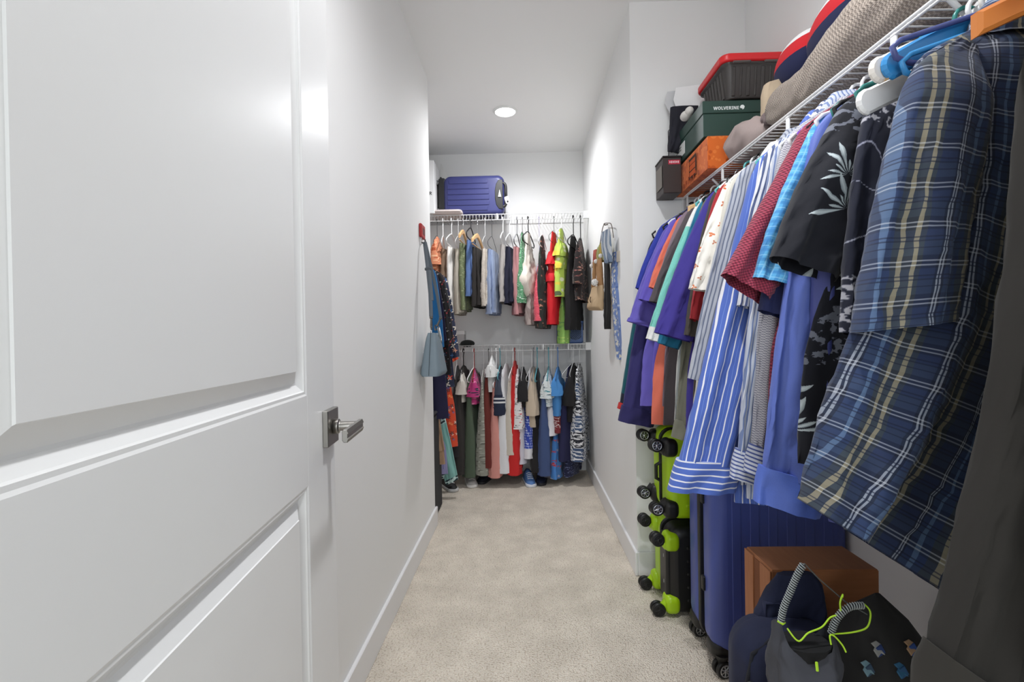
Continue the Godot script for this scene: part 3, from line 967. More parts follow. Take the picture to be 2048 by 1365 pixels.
	var pine := mat(rgb(214, 176, 128), 0.5)
	for h in [[2.3, "plastic", bl, "black plastic hanger of the teal fleece jacket"], [2.21, "plastic", wh, "white plastic hanger of the navy sweatshirt"], [2.16, "plastic", wh, "white plastic hanger of the royal blue tee"], [2.1, "plastic", bl, "black plastic hanger of the farther lilac tee"],
			[2.02, "plastic", wh, "white plastic hanger of the nearer lilac tee"], [1.93, "plastic", bl, "black plastic hanger of the coral tee"], [1.87, "wire", bl, "thin black wire hanger of the mauve tee"], [1.8, "wooden", pine, "pale wooden hanger of the charcoal tee"],
			[1.72, "plastic", teal, "light teal plastic hanger of the white and mint tee"], [1.67, "plastic", wh, "white plastic hanger of the teal blue tee"], [1.64, "plastic", bl, "black plastic hanger of the khaki shirt"], [1.6, "plastic", bl, "black plastic hanger of the indigo tee"],
			[1.55, "plastic", teal, "light teal plastic hanger of the olive brown tee"], [1.51, "plastic", wh, "white plastic hanger of the dark red tee"], [1.46, "plastic", bl, "black plastic hanger of the crab-print shirt"], [1.42, "plastic", wh, "white plastic hanger of the cream shirt"],
			[1.37, "plastic", wh, "white plastic hanger of the grey fine-striped shirt"], [1.26, "plastic", teal, "light teal plastic hanger of the wide-cuffed blue striped shirt"], [1.21, "plastic", wh, "white plastic hanger of the navy fine-striped shirt"], [1.17, "plastic", wh, "white plastic hanger of the pale pinstriped shirt"],
			[1.13, "plastic", wh, "white plastic hanger of the nubbly grey sweater"], [1.07, "plastic", vio, "purple plastic hanger by the red waffle tee"], [1.055, "wire", bl, "thin dark wire hanger of the navy polo shirt"], [1.03, "plastic", wh, "white plastic hanger of the light blue checked shirt"],
			[1.01, "plastic", wh, "white plastic hanger of the plain periwinkle shirt"], [0.97, "plastic", teal2, "dark green plastic hanger of the darker periwinkle shirt"], [0.945, "plastic", bl, "black plastic hanger of the palm shirt"], [0.89, "plastic", teal2, "dark teal plastic hanger of the line-drawing shirt"],
			[0.78, "plastic", blue, "bright blue plastic hanger of the plaid shirt"], [0.68, "wire", bl, "thin black hanger of the black jacket beside the plaid shirt"]]:
		hanger(h[3], 0.792 if h[0] != 0.68 else 0.83, rod_y(h[0]), h[0], rng.randf_range(-0.08, 0.08), h[1], h[2], {"neck": 0.065, "drop": 0.055, "sh": 0.19 if h[0] != 0.68 else 0.13, "turn": true})
	hanger("thick white hanger with rounded shoulders hanging empty, lower of the two beside the plaid shirt", 0.79, rod_y(0.86), 0.865, 0.12, "flat", wh, {"neck": 0.075, "drop": 0.075, "sh": 0.208, "bar": false, "turn": true})
	hanger("thick white hanger with rounded shoulders hanging empty, upper of the two beside the plaid shirt", 0.79, rod_y(0.84), 0.84, 0.1, "flat", mat(rgb(236, 230, 222), 0.35), {"neck": 0.035, "drop": 0.072, "sh": 0.2, "bar": false, "turn": true})
	hanger("wide bright blue hanger hanging empty left of the plaid shirt's shoulder", 0.79, rod_y(0.815), 0.82, 0.05, "flat", blue, {"neck": 0.03, "drop": 0.075, "sh": 0.185, "bar": false, "turn": true})
	hanger("slate blue plastic hanger hanging empty left of the plaid shirt's shoulder", 0.79, rod_y(0.8), 0.805, 0.06, "plastic", slate, {"neck": 0.035, "drop": 0.06, "sh": 0.2, "turn": true})
	hanger("pale wooden hanger hanging empty between the blue and white empty hangers", 0.79, rod_y(0.83), 0.83, 0.08, "wooden", pine, {"neck": 0.05, "drop": 0.07, "sh": 0.195, "bar": false, "turn": true})
	for k in 3:
		hanger(["orange-brown wooden hanger of the black coat at the picture's right border", "orange-brown wooden hanger of the olive coat, lowest of the wooden ones at the top right", "orange-brown wooden hanger hanging empty, highest of the wooden ones at the top right"][k], [0.80, 0.795, 0.79][k], rod_y(0.6), [0.525, 0.605, 0.57][k], [0.0, 0.03, 0.06][k], "wooden", wood, {"neck": [0.07, 0.085, 0.055][k], "drop": [0.08, 0.09, 0.075][k], "sh": [0.25, 0.255, 0.255][k], "bar": false, "turn": true})

# ---- what stands on the right shelf --------------------------------------------------------------------------------
func carton(nm: String, label: String, cat: String, x0, x1, y0, y1, d0, d1, m: Material, lid_m: Material, lid_h: float, lid_name := "lid") -> Node3D:
	var pos := P((x0 + x1) / 2.0, y0, (d0 + d1) / 2.0)
	var root := thing(nm, label, cat, pos)
	var b := M.new()
	b.box(at(Vector3(0, (y1 - y0 - lid_h) / 2.0, 0)), Vector3(x1 - x0 - 0.006, y1 - y0 - lid_h, d1 - d0 - 0.006), 0.002)
	part("box_body", b, m, root)
	if lid_h > 0:
		b = M.new()
		b.box(at(Vector3(0, y1 - y0 - lid_h / 2.0 + 0.0002, 0)), Vector3(x1 - x0, lid_h, d1 - d0), 0.0025)
		part(lid_name, b, lid_m, root)
	return root

func letters(s: String, size: float, m: Material, parent: Node3D, t: Transform3D, nm := "lettering", depth := 0.0006) -> void:
	var tm := TextMesh.new()
	var sf := SystemFont.new()
	sf.font_names = PackedStringArray(["Droid Sans"])
	sf.font_weight = 700
	tm.font = sf
	tm.text = s
	tm.font_size = 32
	tm.pixel_size = size / 32.0
	tm.depth = depth
	tm.curve_step = 1.0
	var o := MeshInstance3D.new()
	o.mesh = tm
	o.material_override = m
	o.name = nm
	parent.add_child(o, true)
	o.transform = t

func right_shelf_goods() -> void:
	var FACE_AISLE := Basis(Vector3.UP, -PI / 2)   # turns a thing that faces +z towards -x
	# orange shoe box
	var orange := spots("orange_print", rgb(214, 104, 36), [rgb(190, 84, 26), rgb(226, 122, 52)], 60, 0.02, 0.07, 0.16, 0, 256, 5)
	var b := carton("shoe_box", "orange shoe box with a dark framed emblem, under the green shoe box", "box", 0.725, 1.02, shelf_y(2.1) + 0.005, 1.925, 1.93, 2.335, orange, orange, 0.0)
	var m := M.new()
	m.box(at(P(0.7225, 1.86, 2.09) - b.position), Vector3(0.001, 0.085, 0.085), 0.0002)
	part("emblem_panel", m, mat(rgb(60, 34, 20), 0.7), b)
	for k in [[0.022, 0.016], [0.0, 0.022], [-0.026, 0.02]]:
		m = M.new()
		m.box(at(P(0.7216, 1.86 + k[0], 2.09) - b.position), Vector3(0.0012, k[1], 0.068), 0.0002)
		part("emblem_band", m, mat(rgb(196, 84, 30), 0.7), b)
	for k in 7:
		m = M.new()
		m.box(at(P(0.7222, 1.812 + 0.006 * (k % 3), 2.2 - 0.03 * k) - b.position), Vector3(0.001, 0.018 - 0.004 * (k % 2), 0.012), 0.0002)
		part("print_mark", m, mat(rgb(148, 60, 22), 0.7), b)
	# green shoe box
	var green := mat(rgb(38, 66, 58), 0.5)
	b = carton("shoe_box", "dark green shoe box with white lettering on its lid, under the black tote", "box", 0.72, 1.03, 1.932, 2.073, 1.957, 2.34, green, green, 0.05)
	m = M.new()
	m.box(at(P(0.7215, 1.98, 2.25) - b.position), Vector3(0.002, 0.055, 0.14), 0.0004)
	part("paper_label", m, mat(rgb(206, 208, 206), 0.8), b)
	for k in 5:
		m = M.new()
		m.box(at(P(0.7203, 1.995 - 0.012 * (k / 2), 2.29 - 0.05 * (k % 2)) - b.position), Vector3(0.001, 0.004, 0.03), 0.0002)
		part("label_print", m, mat(rgb(90, 92, 92), 0.8), b)
	letters("WOLVERINE", 0.0175, mat(rgb(236, 240, 238), 0.6), b, at(P(0.812, 2.042, 1.9563) - b.position))
	m = M.new()
	m.prism(PackedVector2Array([V2(-0.016, 0), V2(-0.008, 0.01), V2(0.006, 0.012), V2(0.016, 0.004), V2(0.012, -0.006), V2(0.002, -0.012), V2(0.0, -0.005), V2(-0.008, -0.006)]), 0.0008, at(P(0.874, 2.044, 1.9563) - b.position, Basis().scaled(Vector3(0.6, 0.8, 1.0))))
	part("logo", m, mat(rgb(236, 240, 238), 0.6), b)
	# black tote with the red lid
	var tote := thing("storage_tote", "black ribbed plastic tote with a red lid on top of the shoe boxes", "storage bin", P(0.918, 2.075, 2.055))
	var bp := mat(rgb(58, 54, 52), 0.4)
	var rows := []
	var uvs := []
	m = M.new()
	for k in [[0.102, 0.0, 0.106], [0.107, 0.004, 0.111], [0.12, 0.118, 0.126], [0.13, 0.12, 0.136], [0.13, 0.138, 0.136]]:
		var row := PackedVector3Array()
		var q := PackedVector2Array()
		for j in 33:
			var quad := (j % 32) / 8
			var a := PI / 2 * quad + PI / 2 * ((j % 32) % 8) / 7.0
			row.append(Vector3((k[0] - 0.03) * (1.0 if quad == 0 or quad == 3 else -1.0) + cos(a) * 0.03, k[1], (k[2] - 0.03) * (1.0 if quad < 2 else -1.0) + sin(a) * 0.03))
			q.append(V2(j * 0.02, k[1]))
		rows.append(row); uvs.append(q)
	m.grid(rows, uvs, true, true, true)
	part("tub", m, bp, tote)
	for k in 7:
		m = M.new()
		m.box(at(Vector3(-0.085 + 0.028 * k, 0.06, 0.119), Basis(Vector3.RIGHT, 0.125)), Vector3(0.008 if k % 2 else 0.014, 0.11, 0.008), 0.003)
		part("rib", m, bp, tote)
		m = M.new()
		m.box(at(Vector3(-0.114, 0.06, -0.085 + 0.028 * k), Basis(Vector3.BACK, 0.115)), Vector3(0.008, 0.11, 0.013), 0.003)
		part("rib", m, bp, tote)
	m = M.new()
	m.rbox(at(Vector3(0, 0.144, 0)), Vector3(0.278, 0.032, 0.29), 0.035, 0.009)
	part("lid", m, mat(rgb(214, 34, 40), 0.35), tote)
	for k in 2:
		m = M.new()
		m.box(at(Vector3(-0.06 + 0.12 * k, 0.127, 0.138)), Vector3(0.07, 0.012, 0.008), 0.004)
		part("lid_latch", m, mat(rgb(86, 80, 78), 0.4), tote)
	# black box at the end
	b = carton("product_box", "small black carton with a red label at the far end of the shelf", "box", 0.635, 0.722, 1.79, 1.957, 2.22, 2.35, mat(rgb(52, 42, 40), 0.5), mat(rgb(30, 28, 28), 0.5), 0.008, "top_flap")
	m = M.new()
	m.box(at(P(0.687, 1.928, 2.2222) - b.position), Vector3(0.052, 0.02, 0.001), 0.0002)
	part("red_label", m, mat(rgb(186, 42, 66), 0.5), b)
	for k in 6:
		m = M.new()
		m.box(at(P(0.668 + 0.0075 * k, 1.928, 2.2213) - b.position), Vector3(0.0045, 0.008 + 0.002 * (k % 2), 0.001), 0.0002)
		part("label_print", m, mat(rgb(236, 214, 220), 0.5), b)
	m = M.new()
	m.box(at(P(0.635, 1.87, 2.28) - b.position), Vector3(0.001, 0.1, 0.09), 0.0002)
	part("side_print", m, mat(rgb(120, 112, 104), 0.5), b)
	# white board, navy cloth, folders
	var bd := thing("board", "thin white board with a dark edge leaning on the end wall", "board", P(0.72, 1.99, 2.33))
	m = M.new()
	m.prism(PackedVector2Array([V2(-0.025, -0.2), V2(-0.025, 0.12), V2(0.0, 0.15), V2(0.12, 0.15), V2(0.12, -0.2)]), 0.008, at(Vector3.ZERO), 0.001)
	part("panel", m, mat(rgb(222, 222, 222), 0.6), bd)
	m = M.new()
	m.tube([Vector3(-0.0265, -0.2, 0.004), Vector3(-0.0265, 0.12, 0.004), Vector3(-0.001, 0.151, 0.004)], 0.0018, 6)
	part("edge_strip", m, mat(rgb(50, 50, 52), 0.6), bd)
	var fo := thing("folder", "white paper folders leaning beside the red-lidded tote", "folder", P(0.74, 2.09, 2.24))
	for k in 2:
		m = M.new()
		m.prism(PackedVector2Array([V2(0.03, 0.02), V2(-0.012 - 0.03 * k, 0.17), V2(0.0 - 0.03 * k, 0.225), V2(0.16, 0.225), V2(0.16, 0.02)]), 0.004, at(Vector3(0.0, 0.0, -0.02 - 0.03 * k), Basis(Vector3.UP, -0.2)), 0.0008)
		part("sheet", m, mat([rgb(240, 240, 240), rgb(206, 206, 208)][k], 0.7), fo)
	fo.position = P(0.715, 2.06, 2.25)
	var cl := thing("folded_trousers", "dark navy folded cloth draped over the green shoe box", "clothing", P(0.73, 2.01, 2.29))
	m = M.new()
	sheet(m, [V2(-0.045, 0.16), V2(-0.05, 0.05), V2(-0.06, -0.04)], [V2(0.09, 0.16), V2(0.05, 0.05), V2(-0.01, -0.05)], 0.02, 0.01, 3, at(Vector3(0, 0.02, 0.03)), {"th0": 0.015, "close": true})
	part("fabric", m, cloth(34, 34, 44), cl)
	var so := thing("sock_ball", "white balled socks on the green shoe box", "socks", P(0.745, 2.1, 2.13))
	m = M.new()
	m.ball(Vector3.ZERO, Vector3(0.024, 0.02, 0.035))
	m.ball(Vector3(0.004, 0.006, 0.03), Vector3(0.018, 0.018, 0.024))
	part("sock", m, cloth(228, 224, 218), so)
	so.position = P(0.722, 2.106, 2.16)
	var pa := thing("tan_cloth", "small folded tan cloth behind the knitted blanket", "cloth", P(0.865, 1.955, 1.70))
	m = M.new()
	sheet(m, [V2(-0.03, 0.045), V2(-0.04, 0.01), V2(-0.04, -0.15)], [V2(0.03, 0.06), V2(0.04, 0.02), V2(0.04, -0.15)], 0.03, 0.006, 8, at(Vector3.ZERO), {"th0": 0.02, "close": true})
	part("fabric", m, cloth(196, 176, 150), pa)
	# grey cloth bag
	var gb := thing("drawstring_bag", "mauve grey cloth drawstring bag lying on the shelf beside the orange box", "bag", P(0.84, shelf_y(1.75), 1.76))
	m = M.new()
	var path := []
	var rad := []
	for k in 15:
		var t := k / 14.0
		path.append(Vector3(0.0 - 0.01 * sin(t * 3), 0.062 + 0.01 * sin(t * 5), -0.16 + 0.26 * t))
		rad.append(0.064 * (0.25 + 0.75 * smoothstep(0.0, 0.2, t)) * (1.0 - 0.55 * smoothstep(0.72, 1.0, t)))
	wrinkly(m, path, rad, 26, 0.010, 3)
	part("sack", m, cloth(168, 152, 148), gb)
	m = M.new()
	for k in 14:
		var a := k * 1.9
		m.ball(Vector3(0.012 * sin(a) - 0.01, 0.085 + 0.014 * cos(a * 1.3), 0.105 + 0.014 * sin(k * 2.3)), Vector3(0.017, 0.014, 0.017), 10)
	part("gathered_neck", m, cloth(124, 110, 110), gb)
	# taupe knitted roll
	var kb := thing("knitted_blanket", "long rolled taupe knitted blanket lying along the front of the shelf", "blanket", P(0.84, shelf_y(1.25), 1.25))
	m = M.new()
	path = []
	rad = []
	for k in 31:
		var t := k / 30.0
		var d := 1.66 - 0.72 * t
		path.append(P(0.845 + 0.012 * sin(t * 7), shelf_y(d) + 0.083 + 0.012 * sin(t * 9 + 1), d) - kb.position)
		rad.append(0.079 * sqrt(maxf(0.03, 1.0 - pow(1.0 - minf(1.0, t / 0.16), 2.0))) * (1.0 - 0.10 * sin(t * 8.0)) * (sqrt(maxf(0.05, 1.0 - pow(maxf(0.0, (t - 0.93) / 0.07), 2.0)))))
	wrinkly(m, path, rad, 44, 0.006, 1)
	part("knit_roll", m, mats["knit_taupe"], kb)
	# navy, red and white striped things behind it
	for k in 2:
		var hp := thing("striped_beanie", ["navy knitted hat with a red and white band, beside the red tote lid", "navy, red and white knitted hat behind the rolled blanket, nearer the doorway"][k], "hat", [P(0.952, 2.05, 1.66), P(0.952, 2.045, 1.43)][k], "knitted hats on the right shelf")
		var rr: Array = [[0.09, 0.12], [0.1, 0.17]][k]
		for band in [["crown", 0.0, 0.5, rgb(32, 38, 76)], ["red_band", 0.5, 0.66, rgb(206, 34, 44)], ["white_band", 0.66, 1.0, rgb(240, 240, 240)]]:
			m = M.new()
			var rws := []
			var us := []
			for i in 9:
				var t: float = lerpf(band[1], band[2], i / 8.0)
				var bb := PI * (1.0 - t) * 0.9 + PI * 0.1 * (1.0 - t)
				var row := PackedVector3Array()
				var q := PackedVector2Array()
				for j in 33:
					var a := TAU * (j % 32) / 32
					var swirl := 0.35 * sin(a + 0.6)
					row.append(Vector3(sin(bb) * cos(a) * 0.085, cos(bb) * rr[0] + swirl * 0.03 * sin(bb), sin(bb) * sin(a) * rr[1]))
					q.append(V2(a * 0.1, t * 0.3))
				rws.append(row); us.append(q)
			m.grid(rws, us, true)
			part(band[0], m, cloth(band[3].r8, band[3].g8, band[3].b8), hp)
	var dk := thing("dark_pouch", "dark grey pouch at the near end of the knitted blanket", "pouch", P(0.85, shelf_y(0.82), 0.82))
	m = M.new()
	m.rbox(at(Vector3(0, 0.09, 0)), Vector3(0.13, 0.18, 0.2), 0.05, 0.05)
	part("pouch_body", m, cloth(70, 66, 62), dk)
	m = M.new()
	m.tube([Vector3(-0.05, 0.17, -0.06), Vector3(-0.02, 0.19, 0.0), Vector3(-0.05, 0.17, 0.06)], 0.006, 8)
	part("strap", m, cloth(50, 48, 46), dk)

func wrinkly(m: M, path: Array, rad: Array, n: int, amp: float, sd: int) -> void:   # a soft roll with dents
	var rows := []
	var uvs := []
	var run := 0.0
	for i in path.size():
		var d: Vector3 = (path[mini(i + 1, path.size() - 1)] - path[maxi(i - 1, 0)]).normalized()
		var side := d.cross(Vector3.UP).normalized()
		var up := side.cross(d)
		if i: run += (path[i] - path[i - 1]).length()
		var row := PackedVector3Array()
		var q := PackedVector2Array()
		for j in n + 1:
			var a := TAU * (j % n) / n
			var dir := side * cos(a) + up * sin(a)
			var p: Vector3 = path[i] + dir * rad[i]
			var w := nz.get_noise_3d(p.x * 160 + sd * 50, p.y * 160, p.z * 90)
			row.append(p + dir * w * amp * 2.0 * minf(1.0, rad[i] / 0.05))
			q.append(V2(TAU * j / n * 0.08, run))
		rows.append(row); uvs.append(q)
	m.grid(rows, uvs, true, true, true)

# ---- on the floor under the long rod --------------------------------------------------------------------------------
func caster(parent: Node3D, c: Vector3, r: float, brk: Material, tyre: Material, hub: Material, axis: Vector3, away: Vector3, name_ := "caster") -> void:   # twin wheel with spoked hub caps on a bracket
	var o := Node3D.new()
	o.name = name_
	parent.add_child(o, true)
	o.position = c
	var x := axis.normalized()
	var y := away.normalized()
	var b := Basis(y.cross(x), x, y) if true else Basis()
	var m := M.new()
	for s in [-1.0, 1.0]:
		m.lathe([V2(0.0, -0.008), V2(r * 0.86, -0.008), V2(r, -0.005), V2(r, 0.005), V2(r * 0.86, 0.008), V2(0.0, 0.008)], at(x * 0.012 * s, b), 26, false)
	part("tyre", m, tyre, o)
	m = M.new()
	m.lathe([V2(r * 0.72, 0.0202), V2(r * 0.72, 0.022), V2(r * 0.6, 0.022), V2(r * 0.6, 0.0202)], at(Vector3.ZERO, b), 26, false)
	m.lathe([V2(0.0, 0.023), V2(r * 0.2, 0.023), V2(r * 0.2, 0.02)], at(Vector3.ZERO, b), 16, false)
	for k in 7:
		var a := TAU * k / 7
		m.box(at(b * Vector3(cos(a) * r * 0.4, 0.0208, sin(a) * r * 0.4), b * Basis(Vector3.UP, -a)), Vector3(r * 0.5, 0.002, r * 0.17), 0.0005)
	part("hub_cap", m, hub, o)
	m = M.new()
	m.tube([y * r * 0.2, y * r * 1.0, y * r * 1.7], [r * 0.42, r * 0.62, r * 0.95], 12)
	part("bracket", m, brk, o)

func suitcase_lying(label: String, y0: float, body: Material, shell2: Material, lower: bool) -> void:   # lies on its side, wheels towards the aisle
	var hgt := 0.375
	var x0 := 0.575
	var len := 0.46
	var da := 1.99
	var db := 2.25
	var root := thing("suitcase", label, "suitcase", P(x0 + len / 2, y0, (da + db) / 2), "lime suitcases stacked in the corner")
	var blk := mat(rgb(24, 24, 24), 0.45)
	var lime := mat(rgb(172, 214, 22), 0.35)
	var chrome := mat(rgb(196, 200, 206), 0.25, 0.9)
	var h := hgt - 0.02
	var w := (db - da) * 0.47
	for s in [-1.0, 1.0]:
		var m := M.new()
		m.rbox(at(Vector3(0, h / 2 + 0.01, s * w * 0.53), Basis(Vector3.RIGHT, PI / 2)), Vector3(len, w, h), 0.05, 0.035)
		part("shell", m, body if s > 0 else shell2, root)
		for k in 5:
			m = M.new()
			m.rbox(at(Vector3(0.0, h * (0.2 + 0.15 * k), s * (w * 1.03)), Basis(Vector3.BACK, PI / 2)), Vector3(0.012, len * 0.7, 0.012), 0.005, 0.005)
			part("rib", m, body if s > 0 else shell2, root)
	var m := M.new()
	m.rbox(at(Vector3(0, h / 2 + 0.01, 0), Basis(Vector3.RIGHT, PI / 2)), Vector3(len + 0.006, 0.014, h + 0.006), 0.05, 0.004)
	part("zip_band", m, blk, root)
	if lower:
		m = M.new()
		m.rbox(at(Vector3(-len / 2 + 0.005, h / 2 + 0.01, w * 0.5), Basis(Vector3.RIGHT, PI / 2)), Vector3(0.03, w * 0.8, h * 0.74), 0.012, 0.01)
		part("base_panel", m, blk, root)
		for k in 2:
			m = M.new()
			m.box(at(Vector3(-len / 2 - 0.0105, h * (0.36 + 0.3 * k), w * 0.62)), Vector3(0.002, 0.014, 0.004), 0.0005)
			part("rivet", m, mat(rgb(180, 180, 180), 0.4), root)
	for yy in [0.055, hgt - 0.06]:
		for s in [-1.0, 1.0]:
			var c := Vector3(-len / 2 - 0.045, yy, s * w * 0.86)
			if lower and yy < 0.1: c.y = 0.028
			m = M.new()
			m.rbox(at(Vector3(-len / 2 + 0.012, clampf(c.y, 0.05, hgt - 0.07), s * w * 0.8), Basis(Vector3.BACK, PI / 2)), Vector3(0.075, 0.06, 0.08), 0.025, 0.02)
			part("corner_guard", m, lime if lower else blk, root)
			caster(root, c, 0.027, lime if lower else blk, blk, blk if lower else chrome, Vector3(0.1, 0.05, 1), Vector3(1, 0.5 if yy < 0.1 else -0.5, 0))
	if not lower:
		m = M.new()
		m.tube([Vector3(-len / 2 + 0.01, h * 0.38, 0), Vector3(-len / 2 - 0.016, h * 0.42, 0), Vector3(-len / 2 - 0.016, h * 0.58, 0), Vector3(-len / 2 + 0.01, h * 0.62, 0)], 0.008, 8)
		part("grab_handle", m, blk, root)

func floor_goods() -> void:
	var lime := mat(rgb(172, 214, 22), 0.35)
	var blk := mat(rgb(24, 24, 24), 0.45)
	suitcase_lying("lower lime and black suitcase on the carpet with lime wheel brackets", 0.0, blk, lime, true)
	suitcase_lying("upper bright lime suitcase on top of the other, with black wheels and silver hubs", 0.385, lime, lime, false)
	# the large blue suitcase
	var root := thing("suitcase", "large periwinkle blue hard suitcase standing upright behind the brown box", "suitcase", P(0.842, 0, 1.77))
	var bluem := mat(rgb(70, 86, 160), 0.38)
	var m := M.new()
	var w := 0.45
	var hh := 0.70
	for s in [-1.0, 1.0]:
		m = M.new()
		m.rbox(at(Vector3(0, 0.065 + hh / 2, 0.075 * s - 0.004 * s), Basis(Vector3.RIGHT, PI / 2)), Vector3(w, 0.13, hh), 0.06, 0.045, 0.0)
		part("front_shell" if s > 0 else "back_shell", m, bluem, root)
		for k in 6:
			m = M.new()
			m.rbox(at(Vector3(-0.15 + 0.06 * k, 0.065 + hh / 2, 0.135 * s)), Vector3(0.03, hh * 0.78, 0.006), 0.002, 0.002)
			part("rib", m, bluem, root)
	m = M.new()
	m.rbox(at(Vector3(0, 0.065 + hh / 2, 0), Basis(Vector3.RIGHT, PI / 2)), Vector3(w + 0.006, 0.022, hh + 0.006), 0.06, 0.004)
	part("zip_band", m, blk, root)
	for yy in [0.28, 0.585]:
		m = M.new()
		m.box(at(Vector3(-w / 2 - 0.003, yy, 0.045)), Vector3(0.012, 0.05, 0.022), 0.003)
		part("side_foot", m, blk, root)
	for s in [-1.0, 1.0]:
		for q in [-1.0, 1.0]:
			m = M.new()
			m.rbox(at(Vector3(s * (w / 2 - 0.055), 0.082, q * 0.085)), Vector3(0.115, 0.06, 0.09), 0.03, 0.02)
			part("corner_guard", m, blk, root)
			caster(root, Vector3(s * (w / 2 - 0.03), 0.028, q * 0.115), 0.028, blk, blk, mat(rgb(196, 200, 206), 0.25, 0.9), Vector3(0.25, 0, 1), Vector3(0, 1, 0))
	m = M.new()
	m.tube([Vector3(-0.09, 0.765, 0), Vector3(-0.085, 0.79, 0), Vector3(0.085, 0.79, 0), Vector3(0.09, 0.765, 0)], 0.01, 10)
	part("top_handle", m, blk, root)
	# brown box
	var card := printed("cardboard", 128, 0.5, 0.5, func(u, v): return rgb(184, 120, 76).lerp(rgb(166, 104, 64), 0.5 + 0.5 * nz.get_noise_2d(u * 30, v * 400)), 0.85)
	var cdark := mat(rgb(130, 78, 46), 0.85)
	var bx := thing("cardboard_box", "tall brown cardboard box standing against the blue suitcase, behind the backpack", "box", P(0.735, 0, 1.295))
	m = M.new()
	m.box(at(Vector3(0, 0.28, 0)), Vector3(0.262, 0.56, 0.14), 0.002)
	part("box_body", m, card, bx)
	for k in 2:
		m = M.new()
		m.box(at(Vector3(-0.1335, 0.28, [0.043, -0.046][k])), Vector3(0.004, 0.556, [0.054, 0.05][k]), 0.001)
		part("side_flap", m, card, bx)
	m = M.new()
	m.box(at(Vector3(-0.1318, 0.28, -0.003)), Vector3(0.002, 0.55, 0.036), 0.0004)
	part("flap_gap", m, cdark, bx)
	m = M.new()
	m.box(at(Vector3(0.0, 0.5605, 0.0)), Vector3(0.258, 0.003, 0.136), 0.001)
	part("top_flap", m, card, bx)
	backpack()
	var db := thing("duffel_bag", "dark grey bag with small printed figures, right of the drawstring pouch", "bag", P(0.745, 0, 1.04))
	m = M.new()
	var rows := []
	var uvs := []
	for i in 17:
		var t := i / 16.0
		var y := 0.6 * t
		var sx := 0.14 * (1.0 - 0.6 * pow(t, 2.0)) * sqrt(maxf(0.02, 1.0 - pow(t, 9.0)))
		var sz := 0.14 * (1.0 - 0.55 * pow(t, 2.0)) * sqrt(maxf(0.02, 1.0 - pow(t, 8.0)))
		var row := PackedVector3Array()
		var q := PackedVector2Array()
		for j in 37:
			var a := TAU * (j % 36) / 36
			var p := Vector3(signf(cos(a)) * pow(absf(cos(a)), 0.7) * sx - 0.015 * t, y, signf(sin(a)) * pow(absf(sin(a)), 0.7) * sz)
			var nn := nz.get_noise_3d(p.x * 90, p.y * 90, p.z * 90) * 0.02
			row.append(p + Vector3(cos(a), 0, sin(a)) * nn)
			q.append(V2(a * 0.12, y))
		rows.append(row); uvs.append(q)
	m.grid(rows, uvs, true, true, true)
	part("bag_body", m, cloth(32, 31, 30, 0.85), db)
	for f in [[-0.062, 0.528, rgb(150, 150, 146), rgb(40, 60, 110)], [0.0, 0.532, rgb(160, 130, 100), rgb(40, 70, 130)], [-0.03, 0.497, rgb(46, 96, 130), rgb(40, 80, 120)], [0.02, 0.492, rgb(50, 100, 130), rgb(120, 140, 60)], [0.06, 0.5, rgb(120, 110, 70), rgb(60, 60, 50)], [-0.085, 0.492, rgb(110, 140, 150), rgb(50, 70, 90)]]:
		m = M.new()
		var ft: float = f[1] / 0.6
		var zz: float = 0.14 * (1.0 - 0.55 * ft * ft) * sqrt(1.0 - pow(ft, 8.0)) * pow(sqrt(maxf(0.05, 1.0 - pow(absf(f[0] + 0.01) / 0.1, 2.8))), 0.7) + 0.008
		m.prism(PackedVector2Array([V2(-0.007, -0.014), V2(-0.01, -0.002), V2(-0.005, 0.003), V2(-0.009, 0.01), V2(0.002, 0.014), V2(0.009, 0.008), V2(0.004, 0.001), V2(0.008, -0.01), V2(0.002, -0.007)]), 0.004, at(Vector3(f[0], f[1], zz), Basis(Vector3.RIGHT, -0.75)), 0.001)
		part("printed_figure", m, mat(f[2], 0.8), db)
		m = M.new()
		m.prism(PackedVector2Array([V2(-0.006, -0.012), V2(-0.008, 0.004), V2(0.004, 0.01), V2(0.009, -0.004)]), 0.006, at(Vector3(f[0] + 0.003, f[1] - 0.002, zz + 0.0006), Basis(Vector3.RIGHT, -0.35)), 0.001)
		part("printed_figure", m, mat(f[3], 0.8), db)
	m = M.new()
	m.tube([Vector3(0.05, 0.53, 0.07), Vector3(0.09, 0.42, 0.11), Vector3(0.12, 0.25, 0.14), Vector3(0.13, 0.1, 0.14)], 0.01, 8, true, 0.4)
	part("shoulder_strap", m, cloth(28, 28, 28), db)

